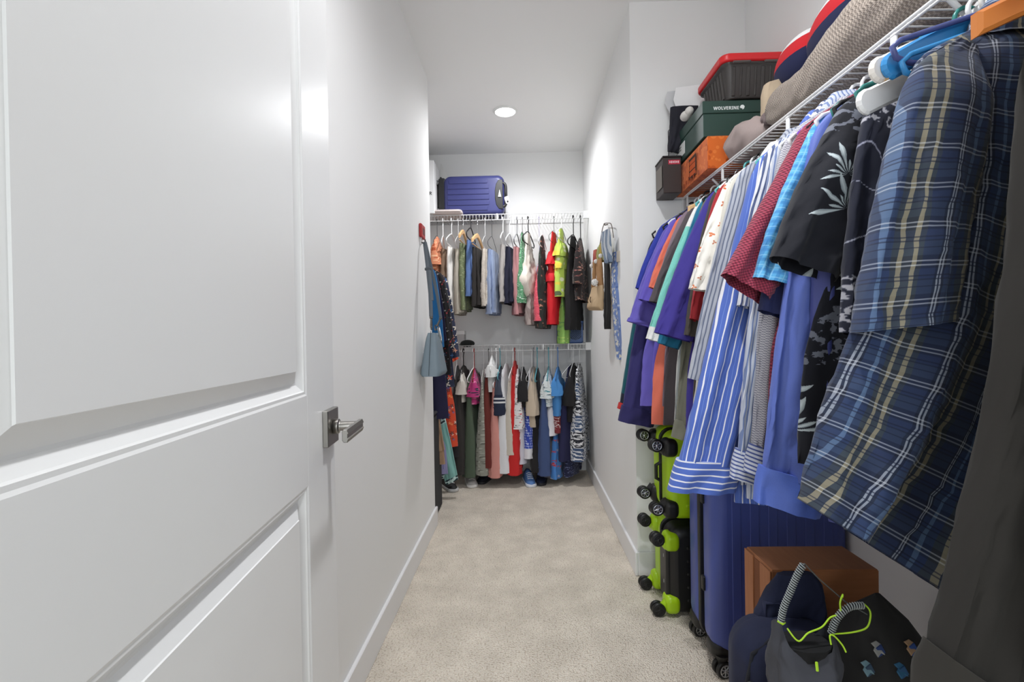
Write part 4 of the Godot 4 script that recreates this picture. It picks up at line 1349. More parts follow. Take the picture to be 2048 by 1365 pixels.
func backpack() -> void:
	var navy := cloth(19, 26, 56, 0.85)
	var dark := cloth(14, 17, 28, 0.85)
	var bp := thing("backpack", "navy backpack standing in front of the brown box", "backpack", P(0.57, 0, 1.09))
	var m := M.new()
	m.rbox(at(Vector3(0.0, 0.25, -0.02), Basis(Vector3.RIGHT, PI / 2)), Vector3(0.215, 0.15, 0.5), 0.07, 0.05, 0.006)
	part("main_compartment", m, navy, bp)
	m = M.new()
	m.rbox(at(Vector3(-0.005, 0.21, 0.062), Basis(Vector3.RIGHT, PI / 2)), Vector3(0.19, 0.06, 0.42), 0.06, 0.026, 0.004)
	part("front_pocket", m, navy, bp)
	m = M.new()
	m.tube([Vector3(-0.105, 0.12, 0.03), Vector3(-0.106, 0.38, 0.03), Vector3(-0.09, 0.46, 0.03), Vector3(-0.04, 0.498, 0.03), Vector3(0.04, 0.498, 0.03), Vector3(0.09, 0.46, 0.03)], 0.005, 8)
	part("piping", m, dark, bp)
	m = M.new()
	m.tube([Vector3(-0.085, 0.375, 0.093), Vector3(0.0, 0.385, 0.097), Vector3(0.08, 0.375, 0.093)], 0.004, 8)
	part("zip", m, dark, bp)
	m = M.new()
	m.tube([Vector3(-0.03, 0.49, -0.04), Vector3(-0.028, 0.53, -0.045), Vector3(0.04, 0.535, -0.045), Vector3(0.045, 0.49, -0.04)], 0.010, 8, true, 0.4)
	part("grab_loop", m, navy, bp)
	m = M.new()
	var hood := M.new()
	sheet(hood, [V2(0.005, 0.59), V2(-0.015, 0.56), V2(-0.05, 0.5), V2(-0.05, 0.4)], [V2(0.085, 0.592), V2(0.105, 0.57), V2(0.11, 0.5), V2(0.1, 0.4)], 0.03, 0.012, 4, at(Vector3(0.005, 0, -0.06)), {"th0": 0.012, "close": true})
	part("folded_flap", hood, navy, bp)
	m = M.new()
	m.tube([Vector3(-0.115, 0.40, 0.05), Vector3(-0.135, 0.385, 0.065), Vector3(-0.165, 0.34, 0.085), Vector3(-0.185, 0.27, 0.09), Vector3(-0.18, 0.15, 0.08)], 0.014, 8, true, 0.3)
	part("side_strap", m, cloth(20, 20, 22), bp)
	m = M.new()
	var ring := []
	for j in 13: ring.append(Vector3(-0.11 + 0.008 * cos(TAU * j / 12), 0.415 + 0.008 * sin(TAU * j / 12), 0.062))
	m.tube(ring, 0.0018, 6, false)
	part("buckle_ring", m, mat(rgb(60, 60, 62), 0.4, 0.8), bp)
	# the grey drawstring pouch hanging in front of it
	var po := thing("drawstring_pouch", "grey drawstring pouch with a coiled handle and neon green cord, on the navy backpack", "pouch", P(0.526, 0.345, 0.945))
	var grey := cloth(62, 63, 70, 0.85)
	var neon := mat(rgb(176, 220, 44), 0.6)
	m = M.new()
	var rows := []
	var uvs := []
	for i in 22:
		var t := i / 21.0
		var y := 0.258 * t
		var dip := 0.0
		var wdt := 0.066 * (0.8 + 0.25 * sin(t * 2.6)) * (1.0 - 0.12 * t)
		var dep := 0.05 * (0.35 + 0.75 * sin(PI * clampf(t * 0.8 + 0.12, 0, 1)))
		var row := PackedVector3Array()
		var q := PackedVector2Array()
		for j in 45:
			var a := TAU * (j % 44) / 44
			dip = 0.06 * smoothstep(0.55, 1.0, t) * pow(maxf(0.0, absf(sin(a))), 1.5)
			var f := 1.0 + 0.10 * sin(a * 5.0 + t * 3.0) * t
			var p := Vector3(cos(a) * wdt * f, y - dip, sin(a) * dep * f)
			var nn := nz.get_noise_3d(p.x * 190, p.y * 150, p.z * 190) * 0.012
			row.append(p + Vector3(cos(a), 0, sin(a)) * nn)
			q.append(V2(a * 0.07, y))
		rows.append(row); uvs.append(q)
	m.grid(rows, uvs, true, true, false)
	part("pouch_body", m, grey, po)
	m = M.new()
	for j in 13: pass
	sheet(m, [V2(-0.045, 0.215), V2(-0.04, 0.165), V2(-0.03, 0.13)], [V2(0.045, 0.215), V2(0.04, 0.165), V2(0.03, 0.13)], 0.03, 0.004, 2, at(Vector3(0, 0, 0.0)), {"th0": 0.034, "close": true})
	part("lining", m, cloth(16, 16, 18), po)
	m = M.new()
	m.box(at(Vector3(-0.006, 0.2, 0.05), Basis(Vector3.RIGHT, -0.2)), Vector3(0.005, 0.016, 0.003), 0.001)
	part("pull_tab", m, neon, po)
	# coil handle: a cord wound round an arch
	var base := po.position
	var arch := [P(0.477, 0.604, 0.935), P(0.483, 0.631, 0.935), P(0.495, 0.66, 0.935), P(0.509, 0.693, 0.935), P(0.52, 0.712, 0.935)]
	coil(po, arch.map(func(p): return p - base), 0.0055, "coil_handle")
	var arch2 := [P(0.57, 0.58, 0.935), P(0.578, 0.603, 0.935), P(0.591, 0.621, 0.935), P(0.608, 0.632, 0.935), P(0.632, 0.634, 0.935)]
	coil(po, arch2.map(func(p): return p - base), 0.0055, "coil_handle")
	m = M.new()
	m.tube([P(0.522, 0.714, 0.935), P(0.551, 0.683, 0.94), P(0.588, 0.65, 0.945), P(0.606, 0.634, 0.945), P(0.638, 0.617, 0.935)].map(func(p): return p - base), 0.0012, 6)
	part("thin_cord", m, mat(rgb(90, 92, 92), 0.7), po)
	for c in [[P(0.486, 0.594, 0.93), P(0.501, 0.576, 0.92), P(0.522, 0.588, 0.925), P(0.55, 0.596, 0.93), P(0.569, 0.611, 0.935), P(0.587, 0.619, 0.935), P(0.588, 0.64, 0.935), P(0.593, 0.655, 0.935), P(0.589, 0.652, 0.93)],
			[P(0.57, 0.583, 0.93), P(0.606, 0.586, 0.93), P(0.632, 0.594, 0.93), P(0.64, 0.612, 0.93), P(0.639, 0.628, 0.93), P(0.632, 0.637, 0.935)],
			[P(0.561, 0.569, 0.92), P(0.562, 0.583, 0.925), P(0.57, 0.582, 0.925), P(0.581, 0.569, 0.92), P(0.585, 0.558, 0.915)]]:
		m = M.new()
		var rs := smooth3(c, 5).map(func(p): return p - base)
		m.tube(rs, 0.0016, 6)
		part("neon_cord", m, neon, po)
	m = M.new()
	m.tube([P(0.471, 0.605, 0.935) - base, P(0.477, 0.603, 0.928) - base, P(0.484, 0.602, 0.935) - base], 0.0022, 6)
	part("neon_cord", m, neon, po)

func smooth3(c: Array, n: int) -> Array:
	var cv := Curve3D.new()
	for i in c.size():
		var t: Vector3 = (c[mini(i + 1, c.size() - 1)] - c[maxi(i - 1, 0)]) / 6.0
		cv.add_point(c[i], -t, t)
	var r := []
	var L := cv.get_baked_length()
	for i in c.size() * n: r.append(cv.sample_baked(L * i / (c.size() * n - 1), true))
	return r

func coil(parent: Node3D, c: Array, r: float, nm: String) -> void:
	var p := smooth3(c, 12)
	var m := M.new()
	m.tube(p, r * 0.72, 8)
	part("cord_core", m, mat(rgb(36, 38, 42), 0.8), parent)
	m = M.new()
	var cv := Curve3D.new()
	for q in p: cv.add_point(q)
	var L := cv.get_baked_length()
	var n := int(L / 0.0042) * 10
	var pts := []
	for i in n:
		var d := L * i / (n - 1)
		var t := cv.sample_baked(minf(d + 0.004, L)) - cv.sample_baked(maxf(d - 0.004, 0))
		var s := t.cross(Vector3.BACK).normalized()
		var u := s.cross(t).normalized()
		var a := TAU * i / 10.0
		pts.append(cv.sample_baked(d) + (s * cos(a) + u * sin(a)) * r)
	m.tube(pts, 0.0013, 5)
	part(nm, m, mat(rgb(150, 156, 156), 0.6), parent)

# ---- hung on the walls -----------------------------------------------------------------------------------------------
func wall_things() -> void:
	var th := thing("wall_device", "small red device with a dark middle on the left wall above the handbag", "device", P(XL, 1.75, 2.72))
	var m := M.new()
	m.rbox(at(Vector3(0.008, 0, 0)), Vector3(0.016, 0.076, 0.1), 0.007, 0.006)
	part("case", m, mat(rgb(176, 36, 36), 0.45), th)
	m = M.new()
	m.rbox(at(Vector3(0.0158, 0, -0.006)), Vector3(0.003, 0.036, 0.05), 0.001, 0.001)
	part("button_panel", m, mat(rgb(96, 36, 34), 0.5), th)
	# hook and handbag
	var hk := thing("wall_hook", "small clear stick-on hook holding the grey blue handbag", "hook", P(XL, 1.70, 2.7))
	m = M.new()
	m.rbox(at(Vector3(0.004, 0.0, 0)), Vector3(0.008, 0.05, 0.022), 0.003, 0.003)
	part("plate", m, mat(rgb(226, 226, 226), 0.4), hk)
	m = M.new()
	m.tube([Vector3(0.006, -0.012, 0), Vector3(0.02, -0.02, 0), Vector3(0.028, -0.012, 0), Vector3(0.028, 0.002, 0)], 0.004, 8)
	part("prong", m, mat(rgb(60, 58, 58), 0.4), hk)
	var leather := mat(rgb(122, 138, 148), 0.5)
	var strapm := mat(rgb(92, 100, 108), 0.55)
	var metal := mat(rgb(110, 108, 104), 0.3, 0.9)
	var hb := thing("handbag", "grey blue leather handbag hanging by its strap on the left wall", "handbag", P(-0.498, 0.953, 2.68))
	m = M.new()
	var rows := []
	var uvs := []
	for i in 19:
		var t := i / 18.0
		var y := 0.268 * t
		var hx := lerpf(0.062, 0.022, pow(t, 0.9)) * minf(1.0, 0.8 + t * 6)
		var hz := lerpf(0.135, 0.075, t)
		var row := PackedVector3Array()
		var q := PackedVector2Array()
		for j in 33:
			var a := TAU * (j % 32) / 32
			var px := signf(cos(a)) * pow(absf(cos(a)), 0.45) * hx
			var pz := signf(sin(a)) * pow(absf(sin(a)), 0.35) * hz
			# the gusset folds in towards the top
			if absf(sin(a)) > 0.7: pz *= 1.0 - 0.10 * t * (1.0 - absf(cos(a)))
			row.append(Vector3(px, y - 0.05 * t * t * (1.0 - pow(absf(pz) / 0.135, 2.0)) * smoothstep(0.6, 1.0, t), pz))
			q.append(V2(a * 0.08, y))
		rows.append(row); uvs.append(q)
	m.grid(rows, uvs, true, true, true)
	part("bag_body", m, leather, hb)
	m = M.new()
	m.tube([Vector3(-0.004, 0.006, 0.1365), Vector3(-0.003, 0.12, 0.108), Vector3(0.0, 0.24, 0.075)], 0.0016, 6)
	part("gusset_seam", m, mat(rgb(72, 84, 92), 0.6), hb)
	for k in 2:
		m = M.new()
		m.ball(Vector3(0.0555, 0.05 + 0.012 * k, -0.095 + 0.012 * k), Vector3(0.003, 0.004, 0.004), 10)
		part("stud", m, mat(rgb(40, 42, 46), 0.4, 0.6), hb)
	for k in 2:
		var zz: float = [0.062, -0.055][k]
		m = M.new()
		m.tube([Vector3(0.0, 0.245, zz), Vector3(0.004 + 0.02 * k, 0.265, zz), Vector3(0.0, 0.275, zz), Vector3(-0.004, 0.265, zz), Vector3(0.0, 0.245, zz)], 0.0035, 8)
		m.tube([Vector3(0.01 * k, 0.268, zz), Vector3(0.03 * k, 0.31, zz * 0.97)], [0.007, 0.005], 8)
		m.ball(Vector3(0.031 * k, 0.312, zz * 0.97), Vector3(0.010, 0.008, 0.010))
		part("clasp", m, metal, hb)
		m = M.new()
		var top := Vector3(-0.044 + 0.004 * k, 0.735, -0.02 + 0.006 * k)
		var low := Vector3(0.032 * k, 0.318, zz * 0.97)
		m.tube([low, low.lerp(top, 0.3) + Vector3(0.006, 0, 0), low.lerp(top, 0.7) + Vector3(0.004, 0, 0), top], 0.004, 10, true, [2.7, 2.2][k])
		part("strap", m, strapm, hb)
		if k == 0:
			m = M.new()
			var q := low.lerp(top, 0.42)
			var dirv := (top - low).normalized()
			m.tube([q - dirv * 0.09 + Vector3(0.009, 0, 0), q + dirv * 0.10 + Vector3(0.01, 0, 0)], 0.005, 10, true, 2.5)
			part("strap_overlap", m, strapm, hb)
			m = M.new()
			m.box(at(low.lerp(top, 0.63) + Vector3(0.006, 0, 0)), Vector3(0.036, 0.016, 0.012), 0.003)
			part("strap_keeper", m, mat(rgb(74, 80, 86), 0.55), hb)
	m = M.new()
	m.tube([Vector3(0.02, 0.262, -0.02), Vector3(0.03, 0.2, -0.03), Vector3(0.034, 0.175, -0.05), Vector3(0.03, 0.2, -0.075), Vector3(0.016, 0.262, -0.09)], 0.004, 8)
	part("carry_ring", m, mat(rgb(190, 194, 196), 0.25, 0.9), hb)
	# the cluster on the right wall: it bulges from the wall, its plane turned towards the doorway
	var av := Vector3(0.196, 0, 0.98)
	var wb := Basis(av, Vector3.UP, Vector3(-0.98, 0, 0.196))
	var g := "bags and scarves hanging on the right wall"
	var spot := func(a: float, y: float, out := 0.0) -> Vector3: return P(0.47, y, 2.95) + av * a + Vector3(-0.98, 0, 0.196) * out
	var nail := thing("wall_hook", "small hook on the right wall holding the bags and scarves", "hook", P(XR, 1.838, 3.03))
	m = M.new()
	m.tube([Vector3(0.0, 0, 0), Vector3(-0.018, -0.004, 0), Vector3(-0.026, 0.004, 0)], 0.004, 8)
	part("prong", m, mat(rgb(120, 112, 104), 0.4, 0.7), nail)
	var cd := thing("cord_loop", "thin dark cord loop over the hook on the right wall", "cord", P(0.5, 1.7, 3.0))
	m = M.new()
	m.tube(smooth3([spot.call(-0.02, 1.7), spot.call(0.03, 1.79), P(0.51, 1.845, 3.04), P(0.505, 1.842, 3.02), spot.call(0.17, 1.78), spot.call(0.2, 1.7)], 4).map(func(p): return p - cd.position), 0.0026, 6)
	part("cord", m, mat(rgb(96, 84, 76), 0.8), cd)
	var po := thing("hanging_pouch", "small tan leather pouch with a knotted flap on the right wall", "pouch", spot.call(-0.06, 1.3, 0.02), g)
	m = M.new()
	sheet(m, [V2(-0.05, 0.15), V2(-0.08, 0.1), V2(-0.12, 0.015)], [V2(0.13, 0.15), V2(0.135, 0.1), V2(0.125, 0.0)], 0.035, 0.004, 2, Transform3D(wb, Vector3.ZERO), {"th0": 0.014, "close": true, "grow": 0.8, "wrinkle": 0.004})
	part("pouch_body", m, mat(rgb(196, 168, 132), 0.7), po)
	m = M.new()
	sheet(m, [V2(-0.02, 0.31), V2(-0.03, 0.22), V2(-0.055, 0.13)], [V2(0.01, 0.31), V2(0.0, 0.22), V2(-0.02, 0.13)], 0.01, 0.002, 2, Transform3D(wb, Vector3.ZERO), {"nv": 10})
	sheet(m, [V2(0.03, 0.31), V2(0.04, 0.22), V2(0.07, 0.13)], [V2(0.12, 0.31), V2(0.12, 0.22), V2(0.12, 0.13)], 0.012, 0.002, 4, Transform3D(wb, Vector3.ZERO), {"nv": 10})
	part("strap", m, mat(rgb(166, 124, 82), 0.7), po)
	for k in 2:
		m = M.new()
		m.tube([Vector3(0, 0, 0), Vector3(-0.002, -0.02, 0.004), Vector3(0, -0.035, 0)].map(func(p): return wb * (p + Vector3(-0.03 + 0.05 * k, 0.09, 0.036))), 0.003, 6)
		part("stitch_mark", m, mat(rgb(80, 60, 44), 0.8), po)
	for k in 4:
		var pp := thing("pompom", ["white pompom lowest, on the flap of the tan pouch", "white pompom at the left under the green scarf", "white pompom in the middle under the green scarf", "white pompom at the right under the green scarf"][k], "pompom", [spot.call(0.02, 1.47, 0.05), spot.call(-0.09, 1.585, 0.03), spot.call(-0.01, 1.6, 0.03), spot.call(0.07, 1.62, 0.03)][k], "white pompoms on the right wall")
		m = M.new()
		for j in 22:
			var a := j * 2.4
			var z := 1.0 - 2.0 * (j + 0.5) / 22
			m.ball(Vector3(cos(a) * sqrt(1 - z * z), z, sin(a) * sqrt(1 - z * z)) * ([0.014, 0.008, 0.008, 0.008][k]), Vector3.ONE * ([0.009, 0.006, 0.006, 0.006][k]), 6)
		part("yarn_ball", m, cloth(236, 234, 230), pp)
	for s in [["scarf", "red and white edged ribbon left of the green scarf on the right wall", cloth(172, 84, 72), [V2(-0.02, 0.1), V2(-0.01, 0.0)], [V2(0.04, 0.1), V2(0.05, 0.0)], spot.call(-0.11, 1.585)],
			["scarf", "olive green and mustard folded scarf on the right wall", stripes("olive", rgb(140, 142, 60), [[0.0, 0.3, rgb(186, 158, 62)], [0.6, 0.75, rgb(204, 200, 168)]], 0.09), [V2(-0.06, 0.09), V2(-0.08, 0.04), V2(-0.08, 0.0)], [V2(0.08, 0.13), V2(0.09, 0.06), V2(0.09, 0.0)], spot.call(0.0, 1.595)],
			["scarf", "slate blue striped folded scarf on the right wall below the cord", stripes("slate_scarf", rgb(118, 134, 156), [[0.0, 0.3, rgb(196, 200, 206)], [0.5, 0.62, rgb(84, 98, 122)]], 0.05), [V2(-0.05, 0.15), V2(-0.05, 0.05), V2(0.02, -0.04)], [V2(0.08, 0.15), V2(0.09, 0.05), V2(0.10, -0.04)], spot.call(0.13, 1.6, 0.025)],
			["scarf", "long blue and cream patterned scarf hanging lowest on the right wall", spots("blue_scarf", rgb(110, 132, 182), [rgb(216, 212, 200), rgb(80, 104, 160), rgb(180, 186, 200)], 46, 0.03, 0.08, 0.12, 0), [V2(-0.04, 0.6), V2(-0.04, 0.42), V2(-0.02, 0.2), V2(0.0, 0.06), V2(0.04, 0.0)], [V2(0.04, 0.6), V2(0.04, 0.42), V2(0.09, 0.25), V2(0.13, 0.08), V2(0.10, 0.0)], spot.call(0.18, 1.02, -0.01)],
			["knitted_tie", "black knitted tie hanging between the pouch and the long scarf", cloth(32, 30, 30), [V2(-0.03, 0.42), V2(-0.02, 0.25), V2(-0.04, 0.08), V2(-0.01, 0.0)], [V2(0.04, 0.42), V2(0.04, 0.25), V2(0.05, 0.08), V2(0.02, 0.0)], spot.call(0.11, 1.19, 0.01)]]:
		var o := thing(s[0], s[1], "tie" if s[0] == "knitted_tie" else "scarf", s[5], g)
		m = M.new()
		sheet(m, s[3], s[4], 0.012, 0.008, 6, Transform3D(wb, Vector3.ZERO), {"th0": 0.008, "wrinkle": 0.005})
		part("fabric", m, s[2], o)
	for k in 3:
		var o := thing("paper_tag", ["beige paper tag behind the slate scarf, highest of the three tags", "large beige paper tag sticking out right of the slate scarf", "small beige paper tag right of the slate scarf, lowest of the three tags"][k], "tag", [spot.call(0.2, 1.7, -0.03), spot.call(0.27, 1.62, -0.02), spot.call(0.27, 1.555, -0.01)][k], g)
		m = M.new()
		m.box(at(Vector3(0, 0.03, 0), wb * Basis(Vector3.BACK, -0.3 + 0.1 * k)), [Vector3(0.09, 0.1, 0.004), Vector3(0.10, 0.11, 0.004), Vector3(0.07, 0.06, 0.02)][k], 0.002)
		part("card", m, mat(rgb(206, 196, 184), 0.8), o)
		m = M.new()
		m.tube([Vector3(0.0, 0.08, 0.0), Vector3(0.0, 0.13, 0.02), Vector3(0.0, 0.19, 0.08)], 0.0012, 5)
		part("string", m, mat(rgb(150, 130, 110), 0.8), o)

func back_clothes() -> void:
	var wh := mat(rgb(238, 238, 238), 0.35)
	var wh2 := mat(rgb(228, 228, 232), 0.35)
	var bl := mat(rgb(26, 26, 28), 0.5)
	var pine := mat(rgb(222, 178, 126), 0.45)
	var gry := mat(rgb(130, 130, 134), 0.4)
	var lil := mat(rgb(178, 170, 206), 0.4)
	var red := mat(rgb(150, 40, 36), 0.4)
	var teal := mat(rgb(92, 160, 172), 0.4)
	var blue := mat(rgb(80, 130, 190), 0.4)
	hung("blouse", "orange and coral patterned blouse, leftmost on the upper back rail", "blouse", 2.091, -0.677, -0.686, 1.965, 1.634, "top", spots("coral_print", rgb(222, 142, 104), [rgb(240, 190, 150), rgb(180, 84, 50)], 60, 0.02, 0.05, 0.12), "wire", bl, "thin dark hanger of the orange patterned blouse", {"ysl":1.72})
	hung("skirt", "brown slim skirt between the orange blouse and the white trousers", "skirt", 2.091, -0.616, -0.653, 1.851, 1.618, "pants", cloth(128, 104, 84), "plastic", wh, "white plastic hanger of the brown slim skirt", {})
	hung("trousers", "white trousers folded over a white hanger on the upper back rail", "trousers", 2.091, -0.580, -0.550, 1.865, 1.349, "pants", cloth(244, 241, 235), "plastic", wh, "white plastic hanger of the white trousers", {})
	hung("skirt", "sheer grey beige skirt right of the white trousers", "skirt", 2.091, -0.511, -0.512, 1.848, 1.340, "pants", cloth(186, 178, 164), "wire", wh, "white wire hanger of the sheer beige skirt", {})
	hung("trousers", "olive green patterned trousers on a wooden hanger", "trousers", 2.091, -0.480, -0.465, 1.890, 1.370, "pants", spots("olive_print", rgb(112, 122, 88), [rgb(92, 102, 68), rgb(150, 158, 120)], 50, 0.02, 0.06, 0.12, 3), "wooden", pine, "pale wooden hanger of the olive patterned trousers", {})
	hung("jeans", "light and dark blue jeans on a black hanger", "jeans", 2.091, -0.425, -0.396, 1.912, 1.476, "pants", stripes("denim_two", rgb(96, 124, 176), [[0.0, 0.45, rgb(58, 70, 96)]], 0.4), "plastic", bl, "black plastic hanger of the light and dark blue jeans", {})
	hung("trousers", "black trousers on a wooden hanger on the upper back rail", "trousers", 2.091, -0.384, -0.334, 1.857, 1.395, "pants", cloth(44, 40, 38), "wooden", pine, "pale wooden hanger of the black trousers", {})
	hung("trousers", "cream lace trousers right of the black trousers", "trousers", 2.091, -0.303, -0.292, 1.844, 1.398, "pants", spots("lace", rgb(206, 196, 184), [rgb(232, 226, 216), rgb(172, 160, 146)], 90, 0.015, 0.04, 0.08, 4), "wire", wh, "white wire hanger of the cream lace trousers", {})
	hung("jeans", "pale blue ruffled jeans with a frayed hem on the upper back rail", "jeans", 2.091, -0.265, -0.221, 1.839, 1.335, "pants", stripes("pale_denim", rgb(158, 174, 206), [[0.2, 0.3, rgb(136, 152, 188)], [0.6, 0.66, rgb(184, 196, 220)]], 0.09), "wire", bl, "thin black hanger of the pale blue ruffled jeans", {})
	hung("trousers", "light grey cuffed trousers right of the pale blue jeans", "trousers", 2.091, -0.166, -0.143, 1.872, 1.429, "pants", cloth(186, 180, 176), "plastic", wh, "white plastic hanger of the light grey trousers", {})
	hung("jeans", "very dark navy jeans on the upper back rail", "jeans", 2.091, -0.127, -0.077, 1.856, 1.417, "pants", cloth(34, 36, 58), "plastic", wh2, "white plastic hanger of the very dark navy jeans", {})
	hung("trousers", "dusty pink trousers hanging lower than the navy jeans", "trousers", 2.091, -0.066, -0.019, 1.854, 1.328, "pants", stripes("dusty_pink", rgb(206, 146, 148), [[0.0, 0.3, rgb(184, 118, 122)]], 0.12), "plastic", gry, "grey hanger of the dusty pink trousers", {})
	hung("blouse", "green and white dotted blouse on the upper back rail", "blouse", 2.091, -0.019, 0.021, 1.982, 1.415, "dress", spots("green_dots", rgb(96, 152, 112), [rgb(214, 230, 216), rgb(60, 112, 78)], 130, 0.012, 0.03, 0.1), "wire", bl, "thin black hanger of the green dotted blouse", {})
	hung("blouse", "ivory satin top with knotted folds over a taupe skirt", "blouse", 2.091, -0.004, 0.097, 1.981, 1.437, "satin", cloth(238, 226, 214, 0.5), "plastic", bl, "black velvet hanger of the ivory satin top", {})
	hung("skirt", "taupe pleated skirt hanging under the ivory satin top", "skirt", 2.091, 0.033, 0.112, 1.511, 1.246, "skirt", stripes("taupe_pleat", rgb(176, 160, 154), [[0.0, 0.35, rgb(150, 134, 130)]], 0.03), "", null, "", {})
	hung("lace_dress", "coral pink lace dress with a white centre on the upper back rail", "dress", 2.091, 0.100, 0.165, 1.730, 1.275, "dress", spots("coral_lace", rgb(216, 84, 100), [rgb(236, 140, 146), rgb(176, 50, 70)], 110, 0.015, 0.04, 0.09, 4), "wire", lil, "thin lilac hanger of the coral lace dress", {})
	hung("dress", "black and dark green floral dress with a bow left of the red dress", "dress", 2.091, 0.120, 0.195, 1.954, 1.218, "dress", spots("dark_floral", rgb(36, 40, 36), [rgb(60, 82, 60), rgb(190, 120, 96)], 20, 0.03, 0.06, 0.2, 5), "plastic", wh, "white plastic hanger of the dark floral dress", {})
	hung("red_dress", "bright red ruffled dress on the upper back rail", "dress", 2.091, 0.197, 0.305, 1.984, 1.247, "frill", cloth(214, 16, 30, 0.75), "wire", bl, "thin black hanger of the bright red dress", {})
	hung("blouse", "lime green top printed with round medallions, right of the red dress", "top", 2.091, 0.256, 0.366, 2.007, 1.459, "frill", spots("medallion", rgb(190, 216, 92), [rgb(90, 104, 74), rgb(226, 230, 190), rgb(222, 202, 74)], 22, 0.04, 0.075, 0.24), "plastic", wh, "white plastic hanger of the lime medallion top", {})
	hung("lime_skirt", "lime and green narrow skirt hanging below the lime medallion top", "skirt", 2.091, 0.282, 0.351, 1.507, 1.097, "dress", spots("lime_skirt", rgb(150, 196, 100), [rgb(96, 150, 92), rgb(216, 226, 130)], 36, 0.03, 0.06, 0.16, 3), "", null, "", {"w":0.1})
	hung("black_dress", "plain black sleeveless dress right of the lime top", "dress", 2.091, 0.337, 0.472, 1.949, 1.202, "dress", cloth(26, 24, 25), "plastic", bl, "black velvet hanger of the plain black dress", {})
	hung("floral_blouse", "black blouse with small pink and tan flowers, rightmost on the upper back rail", "blouse", 2.091, 0.415, 0.507, 1.923, 1.430, "top", spots("black_flower", rgb(34, 26, 26), [rgb(206, 150, 130), rgb(160, 116, 92), rgb(130, 70, 66)], 60, 0.03, 0.05, 0.14, 5), "plastic", bl, "black plastic hanger of the black flowered blouse", {"ysl":1.55})
	hung("cardigan", "black and white cardigan, leftmost on the lower back rail", "cardigan", 1.048, -0.533, -0.553, 0.931, 0.238, "long", cloth(46, 44, 46), "wire", wh, "white wire hanger of the black and white cardigan", {})
	hung("blouse", "off-white blouse showing left of the long charcoal coat", "blouse", 1.048, -0.490, -0.512, 0.906, 0.657, "top", cloth(222, 216, 206), "wire", wh, "white wire hanger of the off-white blouse", {"ysl":0.72})
	hung("coat", "long charcoal coat on the lower back rail", "coat", 1.048, -0.511, -0.465, 0.926, 0.103, "long", cloth(58, 54, 52), "plastic", bl, "black plastic hanger of the long charcoal coat", {})
	hung("blouse", "magenta and teal swirled blouse between the charcoal coat and the green hoodie", "blouse", 1.048, -0.397, -0.407, 0.905, 0.640, "top", spots("magenta_swirl", rgb(196, 62, 128), [rgb(60, 140, 160), rgb(230, 130, 170), rgb(50, 50, 70)], 40, 0.04, 0.09, 0.14, 2), "plastic", red, "dark red plastic hanger of the magenta blouse", {"ysl":0.7})
	hung("hoodie", "forest green hoodie with a long sleeve on the lower back rail", "hoodie", 1.048, -0.438, -0.377, 0.905, 0.079, "long", cloth(86, 100, 82), "plastic", wh, "white plastic hanger of the forest green hoodie", {})
	hung("cardigan", "grey snakeskin cardigan right of the green hoodie", "cardigan", 1.048, -0.331, -0.325, 0.895, 0.094, "long", spots("snake", rgb(150, 150, 140), [rgb(112, 112, 104), rgb(182, 182, 172)], 90, 0.02, 0.04, 0.1), "wire", wh, "white wire hanger of the grey snakeskin cardigan", {})
	hung("blouse", "white collared blouse above the maroon cardigan", "blouse", 1.048, -0.261, -0.260, 1.015, 0.734, "top", cloth(240, 240, 238), "plastic", wh, "white plastic hanger of the white collared blouse", {"ysl":0.85})
	hung("cardigan", "maroon cardigan left of the pink sweatshirt", "cardigan", 1.048, -0.299, -0.274, 0.935, 0.151, "long", cloth(112, 46, 40), "wire", bl, "thin black hanger of the maroon cardigan", {})
	hung("sweatshirt", "peach pink sweatshirt with a ribbed cuff on the lower back rail", "sweatshirt", 1.048, -0.242, -0.208, 0.862, 0.074, "long", cloth(226, 156, 146), "plastic", wh, "white plastic hanger of the peach pink sweatshirt", {})
	hung("varsity_jacket", "navy jacket with a white banded patterned sleeve", "jacket", 1.048, -0.207, -0.182, 0.921, 0.553, "long", stripes("varsity", rgb(34, 42, 66), [[0.62, 0.66, rgb(240, 240, 240)], [0.7, 0.74, rgb(240, 240, 240)], [0.2, 0.55, rgb(70, 76, 92)]], 0.32, true), "plastic", teal, "teal plastic hanger of the navy banded jacket", {})
	hung("blouse", "long white shirt right of the pink sweatshirt", "shirt", 1.048, -0.176, -0.118, 0.941, 0.108, "long", cloth(240, 240, 244), "wire", wh, "white wire hanger of the long white shirt", {})
	hung("cardigan", "cream beige long cardigan on the lower back rail", "cardigan", 1.048, -0.122, -0.062, 0.912, 0.249, "long", cloth(218, 208, 194), "plastic", wh, "white plastic hanger of the cream cardigan", {})
	hung("red_cardigan", "bright red cardigan behind the cream cardigan", "cardigan", 1.048, -0.093, -0.062, 0.960, 0.092, "long", cloth(214, 44, 44), "plastic", red, "red plastic hanger of the bright red cardigan", {})
	hung("blouse", "black, white and red patterned blouse right of the red cardigan", "blouse", 1.048, -0.064, -0.039, 0.899, 0.360, "top", spots("red_black", rgb(236, 232, 232), [rgb(30, 28, 30), rgb(204, 50, 56)], 80, 0.02, 0.05, 0.12, 3), "wire", wh, "white wire hanger of the black, white and red blouse", {"ysl":0.45})
	hung("tee", "small black tee above the pale lilac skirt on the lower back rail", "shirt", 1.048, -0.028, 0.001, 0.911, 0.612, "top", cloth(34, 32, 34), "wire", wh, "white wire hanger of the small black tee", {"ysl":0.66})
	hung("skirt", "pale lilac white skirt under the small black tee", "skirt", 1.048, -0.043, -0.012, 0.617, 0.175, "skirt", cloth(222, 220, 232), "", null, "", {})
